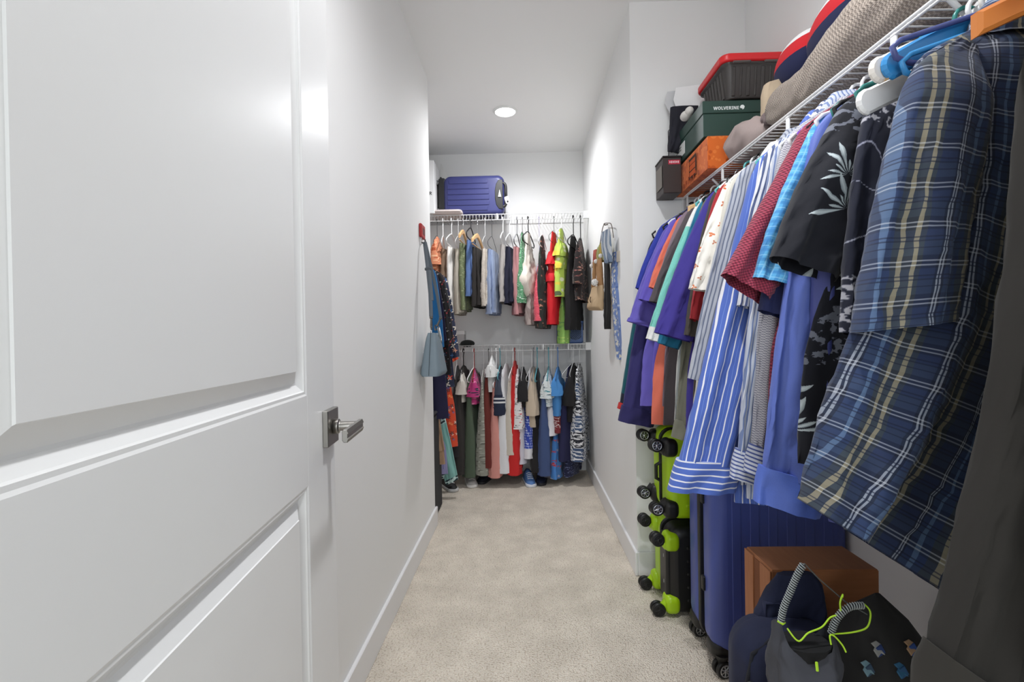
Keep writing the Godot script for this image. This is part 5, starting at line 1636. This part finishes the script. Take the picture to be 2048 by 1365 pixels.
	hung("dotted_dress", "royal blue dotted dress with a plain white hem panel", "dress", 1.048, 0.008, 0.102, 0.906, 0.217, "dress", printed("blue_dots", 128, 0.02, 0.92, func(u, v): return rgb(226, 226, 230) if v > 0.66 or v < 0.22 else (rgb(196, 206, 240) if absf(fmod(u * 2.0, 1.0) - 0.5) + absf(fmod(v * 46.0, 1.0) - 0.5) < 0.36 else rgb(54, 76, 178))), "wire", wh, "white wire hanger of the royal blue dotted dress", {})
	hung("blouse", "sheer beige blouse right of the royal blue dotted dress", "blouse", 1.048, 0.052, 0.091, 0.909, 0.458, "top", cloth(212, 194, 172), "plastic", gry, "grey plastic hanger of the sheer beige blouse", {"ysl":0.55})
	hung("black_dress", "long black dress with an orange flower, on the lower back rail", "dress", 1.048, 0.076, 0.126, 0.901, 0.113, "dress", spots("orange_flower", rgb(28, 26, 28), [rgb(216, 166, 110), rgb(190, 130, 80)], 5, 0.03, 0.06, 0.3, 5), "plastic", teal, "teal plastic hanger of the long black dress", {})
	hung("denim_jacket", "slate denim blue jacket right of the long black dress", "jacket", 1.048, 0.136, 0.184, 0.840, 0.085, "long", cloth(70, 88, 132), "wire", gry, "grey wire hanger of the slate denim jacket", {})
	hung("blouse", "teal and white printed blouse over the grey vest on the lower back rail", "blouse", 1.048, 0.169, 0.213, 0.907, 0.614, "top", spots("teal_white", rgb(226, 232, 232), [rgb(44, 136, 150), rgb(30, 60, 80)], 70, 0.02, 0.05, 0.1, 3), "plastic", teal, "dark teal plastic hanger of the teal and white blouse", {"ysl":0.68})
	hung("blouse", "white flared top right of the denim jacket", "blouse", 1.048, 0.187, 0.237, 0.726, 0.391, "dress", cloth(238, 236, 240), "wire", wh, "white wire hanger of the white flared top", {})
	hung("vest", "dark grey long vest beneath the white flared top", "vest", 1.048, 0.164, 0.217, 0.405, 0.070, "skirt", cloth(84, 84, 92), "", null, "", {})
	hung("tee", "bright sky blue tee on the lower back rail", "shirt", 1.048, 0.232, 0.298, 0.906, 0.540, "top", cloth(82, 150, 218), "plastic", blue, "blue plastic hanger of the bright sky blue tee", {"ysl":0.7})
	hung("blouse", "burgundy and white floral blouse under the sky blue tee", "blouse", 1.048, 0.237, 0.303, 0.621, 0.410, "skirt", spots("burgundy", rgb(120, 40, 46), [rgb(206, 150, 144), rgb(226, 210, 206)], 40, 0.04, 0.07, 0.12, 5), "", null, "", {})
	hung("dress", "blue dress hem with flowers and a red tip beneath the burgundy blouse", "dress", 1.048, 0.209, 0.310, 0.396, 0.054, "skirt", spots("blue_red", rgb(76, 134, 204), [rgb(196, 56, 60), rgb(40, 60, 120), rgb(210, 200, 210)], 20, 0.04, 0.08, 0.2, 5), "", null, "", {})
	hung("navy_dress", "wide dark navy dress on the lower back rail", "dress", 1.048, 0.268, 0.488, 0.925, 0.194, "dress", cloth(38, 38, 76), "wire", wh, "white wire hanger of the wide dark navy dress", {"w":0.2})
	hung("dotted_skirt", "navy skirt with fine white dots at the floor beneath the navy dress", "skirt", 1.048, 0.303, 0.443, 0.222, 0.068, "skirt", spots("navy_dots", rgb(32, 36, 66), [rgb(130, 140, 180)], 110, 0.012, 0.02, 0.12), "", null, "", {})
	hung("jacket", "black short-sleeved jacket right of the wide navy dress", "jacket", 1.048, 0.339, 0.440, 0.937, 0.493, "top", cloth(30, 28, 30), "wire", wh, "white wire hanger of the black short-sleeved jacket", {"ysl":0.62})
	hung("blouse", "black and white zebra striped top, rightmost on the lower back rail", "blouse", 1.048, 0.393, 0.479, 0.936, 0.190, "long", printed("zebra", 256, 0.16, 0.24, func(u, v): return rgb(226, 226, 228) if sin(v * 52.0 + 5.0 * sin(u * TAU) + nz.get_noise_2d(u * 60, v * 60) * 6.0) > 0.0 else (rgb(36, 38, 48) if v < 0.5 else rgb(70, 88, 120))), "wire", wh, "white wire hanger of the zebra striped top", {})

# ---- clothes on the back rails: their planes run into the depth, front edge at xf, back edge at xb --------------------
func hung(nm: String, label: String, cat: String, rod: float, xf: float, xb: float, yt: float, yb: float, kind: String, m: Material, hstyle: String, hm, hlabel: String, o: Dictionary) -> void:
	var up := rod > 1.5
	var g := "clothes on the upper back rail" if up else "clothes on the lower back rail"
	var F := P(xf, 0, 3.74)
	var B := P(xb, 0, 4.12)
	var a := (B - F).normalized()
	var mid := (F + B) / 2
	var base := Vector3(mid.x, yb, mid.z)
	var root := thing(nm, label, cat, base, g)
	var n := a.cross(Vector3.UP)
	var xfm := Transform3D(Basis(a, Vector3.UP, n), Vector3(0, -yb, 0))
	var sd: int = hash(label) % 89
	var h := (B - F).length() / 2
	var L := []
	var th := 0.036
	var fold := 0.016
	var w: float = o.get("w", 0.17)
	match kind:
		"pants":
			w = 0.165
			L = [V2(-w * 0.94, yt), V2(-w * 0.97, yt - 0.03), V2(-w, lerpf(yt, yb, 0.5)), V2(-w * 1.03, yb)]
			th = 0.03
			fold = 0.02
		"skirt":
			L = [V2(-w * 0.8, yt), V2(-w, lerpf(yt, yb, 0.5)), V2(-w * 1.1, yb)]
			th = 0.034
			fold = 0.02
		"satin":
			L = [V2(-0.03, yt), V2(-0.05, yt - 0.06), V2(-0.09, lerpf(yt, yb, 0.3)), V2(-0.15, lerpf(yt, yb, 0.5)), V2(-0.2, lerpf(yt, yb, 0.72)), V2(-0.17, lerpf(yt, yb, 0.88)), V2(-0.1, yb)]
			th = 0.06
			fold = 0.014
		"dress", "frill":
			L = [V2(-0.06, yt), V2(-0.075, yt - 0.03), V2(-0.11, yt - 0.12), V2(-w * 0.85, lerpf(yt, yb, 0.35)), V2(-w, lerpf(yt, yb, 0.65)), V2(-w * 1.15, yb)]
			th = 0.042
			fold = 0.018
		_:
			L = [V2(-0.05, yt), V2(-0.07, yt - 0.012), V2(-0.13, yt - 0.045), V2(-0.18, yt - 0.08), V2(-0.165, yt - 0.2), V2(-0.17, lerpf(yt, yb, 0.7)), V2(-0.18, yb)]
			th = 0.036
	var b := M.new()
	if not up: th *= 1.25
	sheet(b, L, mirror(L, 0.0), th, fold, sd, xfm, {"nu": 30, "nv": 24, "th0": 0.02 if kind in ["pants", "skirt"] else 0.008, "wrinkle": 0.028 if kind == "satin" else 0.012, "k": 3.4, "grow": 0.3 if kind in ["pants", "skirt"] else 0.75})
	part("leg" if kind == "pants" else "body", b, m, root)
	if kind == "pants":   # the second, folded leg lies a little lower beside the first
		b = M.new()
		var x2 := xfm
		x2.origin += n * 0.018
		sheet(b, L.map(func(p): return p + V2(0.012, 0.012 if p.y < yt - 0.05 else -0.004)), mirror(L, 0.0).map(func(p): return p + V2(-0.01, 0.016 if p.y < yt - 0.05 else -0.004)), th * 0.8, fold, sd + 11, x2, {"nu": 30, "nv": 20, "th0": 0.015})
		part("leg", b, m, root)
	if kind == "top" or kind == "long":
		var ye: float = o.get("ysl", yb + 0.005)
		for s in [-1.0, 1.0]:
			var SL := [V2(-0.13, yt - 0.035), V2(-0.185, yt - 0.075), V2(-0.205, lerpf(yt, ye, 0.4)), V2(-0.215, ye)]
			var SR := [V2(-0.08, yt - 0.05), V2(-0.07, yt - 0.16), V2(-0.085, lerpf(yt, ye, 0.6)), V2(-0.115, ye + 0.01)]
			if s > 0:
				var k := mirror(SL, 0.0)
				SL = mirror(SR, 0.0)
				SR = k
			b = M.new()
			sheet(b, SL, SR, 0.042 if up else 0.05, 0.012, sd + 3, xfm, {"nu": 24, "nv": 22, "k": 1.3, "th0": 0.012, "grow": 0.8 if kind == "long" else 0.9})
			var sp := part("sleeve", b, m, root)
			if kind == "long":
				b = M.new()
				sheet(b, [SL[-1] + V2(0.004, 0.06), SL[-1] + V2(0.006, -0.004)] if s < 0 else [SL[-1] + V2(0.004, 0.06), SL[-1] + V2(0.006, -0.004)], [SR[-1] + V2(-0.002, 0.06), SR[-1] + V2(-0.006, -0.004)], 0.042, 0.0, sd, xfm, {"nu": 24, "nv": 6, "th0": 0.052, "wrinkle": 0.002})
				part("cuff", b, m, sp)
	if kind == "frill":
		for k in 2:
			b = M.new()
			var y0: float = lerpf(yt, yb, [0.22, 0.4][k])
			sheet(b, [V2(-0.10 - 0.02 * k, y0), V2(-0.15 - 0.02 * k, y0 - 0.07), V2(-0.18, y0 - 0.11)], [V2(0.10, y0), V2(0.15, y0 - 0.07), V2(0.18, y0 - 0.11)], 0.045, 0.016, sd + k, xfm, {"nu": 40, "nv": 10, "k": 4.0, "th0": 0.036})
			part("ruffle", b, m, root)
	if hstyle:
		var sk := kind in ["pants", "skirt"]
		var neck := (rod - yt - 0.12) if sk else (rod - yt - 0.01)
		hanger(hlabel, mid.x, rod, 3.93 - 0.03, atan2(-a.z, a.x), hstyle, hm, {"neck": maxf(0.06, neck), "drop": 0.075, "sh": 0.19, "group": "hangers on the upper back rail" if up else "hangers on the lower back rail", "turn": false})

func nook() -> void:
	# a short rod along the nook's left side; planes face the doorway, right sleeves in view
	var white := mat(rgb(226, 226, 226), 0.35)
	for k in 2:
		var y: float = [1.72, 0.98][k]
		var rod := thing("closet_rod", ["white closet rod high along the left nook wall", "white closet rod low along the left nook wall"][k], "rod", P(-0.84, y, 3.4))
		var m := M.new()
		m.tube([P(-0.84, y, 3.05) - rod.position, P(-0.84, y, 3.86) - rod.position], 0.012, 12)
		part("tube", m, white, rod)
		for d in [3.08, 3.8]:
			m = M.new()
			m.tube([P(-0.84, y, d) - rod.position, P(-0.95, y + 0.01, d) - rod.position, P(XN, y + 0.02, d) - rod.position], 0.007, 8)
			part("bracket", m, white, rod)
	var g := "clothes on the left nook rods"
	var o := {"side": 1.0, "cx": -0.84, "sh": 0.2, "hem": 0.2, "group": g, "ys": 1.6}
	var q := o.duplicate()
	q.merge({"sh": 0.28, "hem": 0.235}, true)
	shirt("fleece_jacket", "bright blue fleece jacket just right of the handbag", "jacket", 3.12, cloth(36, 110, 168), V2(-0.512, 1.1), V2(-0.62, 1.04), 0.72, q)
	q = o.duplicate()
	q.merge({"hem": 0.33, "sh": 0.27}, true)
	shirt("tunic", "dark navy tunic behind the blue fleece jacket", "tunic", 3.24, cloth(36, 34, 66), V2(-0.515, 1.14), V2(-0.62, 1.08), 0.62, q)
	q.merge({"hem": 0.33, "sh": 0.29}, true)
	shirt("blouse", "black blouse with white flecks and red flowers right of the navy tunic", "blouse", 3.4, spots("black_fleck", rgb(30, 28, 32), [rgb(226, 224, 220), rgb(190, 48, 54), rgb(60, 90, 130)], 36, 0.012, 0.04, 0.2, 4), V2(-0.49, 1.12), V2(-0.6, 1.08), 0.9, q)
	shirt("blouse", "black, blue, red and cream floral blouse right of the flecked blouse", "blouse", 3.53, spots("bold_floral", rgb(44, 50, 74), [rgb(216, 70, 50), rgb(232, 222, 206), rgb(64, 112, 172), rgb(222, 160, 130)], 34, 0.05, 0.1, 0.22, 4), V2(-0.47, 1.02), V2(-0.58, 0.99), 0.8, q)
	q = o.duplicate()
	q.merge({"hem": 0.335, "sh": 0.26, "ys": 1.3}, true)
	shirt("dress", "orange red floral dress showing as a narrow strip below the floral blouse", "dress", 3.62, spots("orange_floral", rgb(216, 76, 44), [rgb(240, 150, 90), rgb(40, 36, 46), rgb(246, 220, 200), rgb(60, 90, 150)], 40, 0.04, 0.08, 0.2, 5), V2(-0.49, 1.0), V2(-0.58, 0.95), 0.35, q)
	q = o.duplicate()
	q.merge({"hem": 0.29, "ys": 0.87}, true)
	shirt("sweater", "tan and grey knitted sweater low in the left nook", "sweater", 3.3, cloth(172, 140, 112), V2(-0.55, 0.4), V2(-0.63, 0.38), 0.3, q)
	shirt("pyjama_top", "pale lilac satin top low in the left nook", "top", 3.42, cloth(150, 146, 190, 0.5), V2(-0.575, 0.24), V2(-0.65, 0.22), 0.2, q)
	shirt("pullover", "mint green pullover with a black patterned band down its sleeve, lowest in the left nook", "sweater", 3.5, printed("mint_band", 256, 0.9, 0.62, func(u, v): return (rgb(40, 60, 66) if sin(v * 160.0) + sin(u * 90.0 + v * 60.0) > 0.4 else rgb(190, 214, 210)) if (v > 0.24 and v < 0.62) else rgb(132, 184, 176)), V2(-0.49, 0.14), V2(-0.58, 0.1), 0.15, q)
	for h in [[3.12, 1.72, "blue fleece jacket"], [3.24, 1.72, "navy tunic"], [3.4, 1.72, "white-flecked black blouse"], [3.53, 1.72, "bold floral blouse"], [3.62, 1.45, ""], [3.3, 0.98, "tan and grey sweater"], [3.42, 0.98, "pale lilac top"], [3.5, 0.98, "mint pullover"]]:
		if h[2]: hanger("black plastic hanger of the " + h[2] + " in the left nook", -0.84, h[1], h[0], 0.0, "plastic", mat(rgb(30, 30, 32), 0.4), {"neck": 0.06, "drop": 0.06, "sh": 0.19, "group": "hangers on the left nook rods"})
	var bx := thing("hamper", "tall black fabric hamper at the left nook's front corner on the floor", "hamper", P(-0.735, 0, 3.22))
	var m := M.new()
	m.box(at(Vector3(0, 0.33, 0)), Vector3(0.3, 0.66, 0.3), 0.012)
	part("hamper_body", m, cloth(28, 27, 28), bx)
	m = M.new()
	m.box(at(Vector3(0, 0.668, 0)), Vector3(0.31, 0.018, 0.31), 0.006)
	part("rim", m, cloth(40, 38, 40), bx)

func sneaker(label: String, x: float, d: float, turn: float, up: Material, sole: Material, kind := "shoe") -> void:
	var s := thing(kind, label, "shoe", P(x, 0, d), "shoes under the lower back rail")
	s.rotation.y = turn
	var m := M.new()
	var rows := []
	var uvs := []
	for i in 13:
		var t := i / 12.0
		var z := -0.13 + 0.26 * t
		var hw := 0.04 * sqrt(maxf(0.03, 1.0 - pow(absf(2 * t - 1.0), 4.0)))
		var hh := lerpf(0.095, 0.045, smoothstep(0.3, 0.9, t)) * (0.6 + 0.4 * sqrt(maxf(0.0, 1.0 - pow(absf(2 * t - 1), 6.0))))
		var row := PackedVector3Array()
		var q := PackedVector2Array()
		for j in 21:
			var a := TAU * (j % 20) / 20
			row.append(Vector3(cos(a) * hw, 0.022 + maxf(0.0, sin(a)) * (hh - 0.022), z))
			q.append(V2(a * 0.05, z))
		rows.append(row); uvs.append(q)
	m.grid(rows, uvs, true, true, true)
	part("upper", m, up, s)
	m = M.new()
	m.rbox(at(Vector3(0, 0.012, 0)), Vector3(0.088, 0.024, 0.272), 0.042, 0.008)
	part("sole", m, sole, s)
	m = M.new()
	for k in 4: m.tube([Vector3(-0.022, 0.075 - 0.008 * k, 0.005 + 0.02 * k), Vector3(0, 0.084 - 0.009 * k, 0.008 + 0.02 * k), Vector3(0.022, 0.075 - 0.008 * k, 0.005 + 0.02 * k)], 0.003, 6)
	part("laces", m, sole, s)

func back_goods() -> void:
	var blk := mat(rgb(30, 30, 30), 0.45)
	# navy suitcase lying on its side on the upper shelf
	var y0 := 2.142
	var sc := thing("suitcase", "navy blue hard suitcase with long grooves lying on the upper back shelf", "suitcase", P(-0.385, y0, 4.05))
	var nav := mat(rgb(54, 58, 112), 0.4)
	var h := 0.322
	var ln := 0.49
	for s in [-1.0, 1.0]:
		var m := M.new()
		m.rbox(at(Vector3(0.0, h / 2, s * 0.062), Basis(Vector3.RIGHT, PI / 2)), Vector3(ln, 0.115, h), 0.055, 0.035)
		part("shell", m, nav, sc)
		for k in 6:
			m = M.new()
			m.rbox(at(Vector3(-0.045, h * (0.16 + 0.135 * k), s * 0.12)), Vector3(0.31 if k in [0, 5] else 0.335, 0.032, 0.008), 0.003, 0.003)
			part("rib", m, nav, sc)
	var m := M.new()
	m.rbox(at(Vector3(0, h / 2, 0), Basis(Vector3.RIGHT, PI / 2)), Vector3(ln + 0.006, 0.016, h + 0.006), 0.055, 0.005)
	part("zip_band", m, blk, sc)
	m = M.new()
	m.rbox(at(Vector3(-ln / 2 - 0.016, h / 2, 0), Basis(Vector3.RIGHT, PI / 2)), Vector3(0.06, 0.2, h * 0.94), 0.02, 0.015)
	part("base_panel", m, blk, sc)
	for s in [-1.0, 1.0]:
		for yy in [0.05, h - 0.05]:
			caster(sc, Vector3(-ln / 2 - 0.06, yy, s * 0.075), 0.022, blk, blk, mat(rgb(150, 150, 154), 0.3, 0.8), Vector3(0, 0.1, 1), Vector3(1, 0, 0))
	m = M.new()
	m.prism(PackedVector2Array([V2(ln / 2 - 0.012, h * 0.87), V2(ln / 2 - 0.045, h * 0.86), V2(ln / 2 - 0.066, h * 0.76), V2(ln / 2 - 0.076, h * 0.6), V2(ln / 2 - 0.076, h * 0.4), V2(ln / 2 - 0.066, h * 0.24), V2(ln / 2 - 0.045, h * 0.14), V2(ln / 2 - 0.012, h * 0.13)]), 0.012, at(Vector3(0, 0, 0.118)), 0.003)
	part("handle_recess", m, blk, sc)
	m = M.new()
	m.tube(smooth3([Vector3(ln / 2 - 0.02, h * 0.8, 0.1), Vector3(ln / 2 + 0.008, h * 0.75, 0.1), Vector3(ln / 2 + 0.012, h * 0.5, 0.1), Vector3(ln / 2 + 0.008, h * 0.25, 0.1), Vector3(ln / 2 - 0.02, h * 0.2, 0.1)], 4), 0.012, 10)
	part("carry_handle", m, blk, sc)
	m = M.new()
	m.prism(PackedVector2Array([V2(-0.025, -0.03), V2(-0.012, 0.03), V2(0.0, -0.03)]), 0.004, at(Vector3(ln / 2 - 0.025, h * 0.52, 0.13)), 0.001)
	part("handle_insert", m, mat(rgb(230, 230, 230), 0.5), sc)
	var lt := thing("luggage_tag", "white luggage tag hanging at the right end of the navy suitcase", "tag", P(-0.118, 2.235, 3.93))
	m = M.new()
	m.rbox(at(Vector3(0.0, 0.02, 0.0), Basis(Vector3.BACK, 0.3) * Basis(Vector3.RIGHT, PI / 2)), Vector3(0.035, 0.006, 0.06), 0.012, 0.002)
	part("tag_card", m, mat(rgb(240, 240, 240), 0.5), lt)
	m = M.new()
	m.ball(Vector3(0.004, 0.008, 0.004), Vector3(0.008, 0.009, 0.003), 10)
	part("dark_mark", m, blk, lt)
	m = M.new()
	m.tube([Vector3(-0.006, 0.045, 0), Vector3(-0.016, 0.09, 0.0), Vector3(-0.02, 0.12, 0.01)], 0.003, 6)
	part("tag_loop", m, blk, lt)
	# white carton with black letters, its right face in view
	var wb := thing("carton", "white cardboard carton with black letters at the left end of the upper shelf", "box", P(-0.86, y0, 3.98))
	m = M.new()
	m.box(at(Vector3(0, 0.21, 0)), Vector3(0.34, 0.42, 0.26), 0.003)
	part("box_body", m, mat(rgb(234, 234, 234), 0.7), wb)
	m = M.new()
	m.box(at(Vector3(0.1712, 0.21, 0.02)), Vector3(0.001, 0.415, 0.05), 0.0002)
	part("tape", m, mat(rgb(214, 214, 214), 0.4), wb)
	letters("P", 0.036, mat(rgb(30, 30, 32), 0.7), wb, at(Vector3(0.117, 0.2, 0.1305)))
	letters("ER", 0.036, mat(rgb(30, 30, 32), 0.7), wb, at(Vector3(0.13, 0.158, 0.1305)))
	var ps := thing("paper_sign", "white pointed paper with grey print behind the white carton", "paper", P(-0.655, y0, 4.13))
	m = M.new()
	m.prism(PackedVector2Array([V2(-0.09, 0.24), V2(-0.02, 0.49), V2(0.055, 0.33), V2(0.03, 0.0), V2(-0.09, 0.0)]), 0.004, at(Vector3.ZERO), 0.0008)
	part("sheet", m, mat(rgb(216, 216, 214), 0.7), ps)
	for k in 8:
		m = M.new()
		m.box(at(Vector3(-0.02 + 0.018 * (k % 4) - 0.01 * (k / 4), 0.36 - 0.03 * (k / 4) - 0.012 * (k % 4), 0.003), Basis(Vector3.BACK, -0.9)), Vector3(0.036, 0.014, 0.001), 0.0002)
		part("print_mark", m, mat(rgb(70, 70, 72), 0.7), ps)
	var cu := thing("cushion", "pale pink grey flat cushion at the front left of the upper shelf", "cushion", P(-0.60, 2.14, 3.98))
	m = M.new()
	m.rbox(at(Vector3(0, 0.018, 0)), Vector3(0.25, 0.036, 0.24), 0.03, 0.017)
	part("pad", m, cloth(212, 200, 196), cu)
	m = M.new()
	m.tube([Vector3(-0.12, 0.018, 0.122), Vector3(0.12, 0.018, 0.122)], 0.003, 6)
	part("piping", m, cloth(190, 176, 172), cu)
	# lower shelf goods
	var y1 := 1.096
	var bn := thing("storage_basket", "blue plastic basket with a round lattice window on the lower back shelf", "basket", P(0.378, y1, 4.09))
	var bm := mat(rgb(84, 112, 168), 0.45)
	m = M.new()
	m.box(at(Vector3(0, 0.085, 0)), Vector3(0.205, 0.17, 0.18), 0.008)
	part("tub", m, bm, bn)
	m = M.new()
	m.rbox(at(Vector3(0, 0.172, 0)), Vector3(0.22, 0.016, 0.195), 0.02, 0.006)
	part("rim", m, bm, bn)
	for k in 2:
		m = M.new()
		m.box(at(Vector3(0, [0.014, 0.155][k], 0.0915)), Vector3(0.205, 0.012, 0.006), 0.002)
		part("front_band", m, bm, bn)
		m = M.new()
		m.box(at(Vector3([-0.094, 0.094][k], 0.085, 0.0915)), Vector3(0.012, 0.15, 0.006), 0.002)
		part("front_post", m, bm, bn)
	m = M.new()
	m.lathe([V2(0.0, 0.0), V2(0.055, 0.0), V2(0.058, 0.003), V2(0.0, 0.003)], at(Vector3(0.04, 0.085, 0.089), Basis(Vector3.RIGHT, PI / 2)), 28, false)
	part("round_window", m, mat(rgb(34, 42, 66), 0.6), bn)
	m = M.new()
	for k in 9:
		for s in [-1.0, 1.0]:
			var q := -0.045 + 0.011 * k
			var hl := sqrt(maxf(0.0, 0.055 * 0.055 - q * q))
			var c := Vector3(0.04, 0.085, 0.0935)
			var dirv := Vector3(cos(PI / 4 * s), sin(PI / 4 * s), 0)
			var nrm := Vector3(-dirv.y, dirv.x, 0)
			m.tube([c + nrm * q - dirv * hl, c + nrm * q + dirv * hl], 0.0016, 4)
	part("window_lattice", m, mat(rgb(120, 144, 190), 0.5), bn)
	var sb := thing("small_box", "small white box on the left of the lower back shelf", "box", P(-0.535, y1, 4.05))
	m = M.new()
	m.box(at(Vector3(0, 0.05, 0)), Vector3(0.09, 0.1, 0.11), 0.002)
	part("box_body", m, mat(rgb(200, 198, 198), 0.7), sb)
	m = M.new()
	m.box(at(Vector3(0, 0.102, 0)), Vector3(0.096, 0.03, 0.116), 0.002)
	part("lid", m, mat(rgb(240, 240, 240), 0.6), sb)
	var cap := thing("cap", "dark folded cap beside the small white box on the lower back shelf", "cap", P(-0.465, y1, 4.0))
	m = M.new()
	m.ball(Vector3(0, 0.012, 0), Vector3(0.06, 0.03, 0.08), 18)
	part("crown", m, cloth(40, 42, 40), cap)
	m = M.new()
	m.box(at(Vector3(0.0, 0.006, 0.09)), Vector3(0.1, 0.006, 0.07), 0.002)
	part("visor", m, cloth(34, 36, 34), cap)
	sneaker("white and grey shoe under the charcoal coat on the carpet", -0.44, 3.86, 0.2, mat(rgb(200, 196, 192), 0.6), mat(rgb(228, 226, 222), 0.5))
	sneaker("black and white striped shoe at the left nook's floor", -0.6, 3.75, 0.5, mat(rgb(40, 40, 42), 0.6), mat(rgb(196, 196, 196), 0.5))
	sneaker("dark shoe on the carpet under the green hoodie", -0.33, 3.95, -0.3, mat(rgb(34, 36, 46), 0.6), mat(rgb(40, 40, 44), 0.5))
	sneaker("blue and white shoe on the carpet under the royal blue dotted dress", 0.02, 3.86, 0.15, mat(rgb(90, 130, 190), 0.6), mat(rgb(220, 224, 232), 0.5))
	sneaker("navy shoe on the carpet right of the blue and white shoe", 0.12, 3.9, -0.1, mat(rgb(36, 42, 66), 0.6), mat(rgb(30, 32, 40), 0.5))

func _ready() -> void:
	setup()
	shell()
	door()
	shelf_right()
	shelf_back("upper_wire_shelf", "upper white wire shelf with its hanging rail across the back wall", 2.135, XN + 0.004, XR - 0.006)
	shelf_back("lower_wire_shelf", "lower white wire shelf with its hanging rail across the back wall", 1.092, XN + 0.004, XR - 0.006)
	right_rod()
	back_clothes()
	nook()
	right_shelf_goods()
	back_goods()
	floor_goods()
	wall_things()
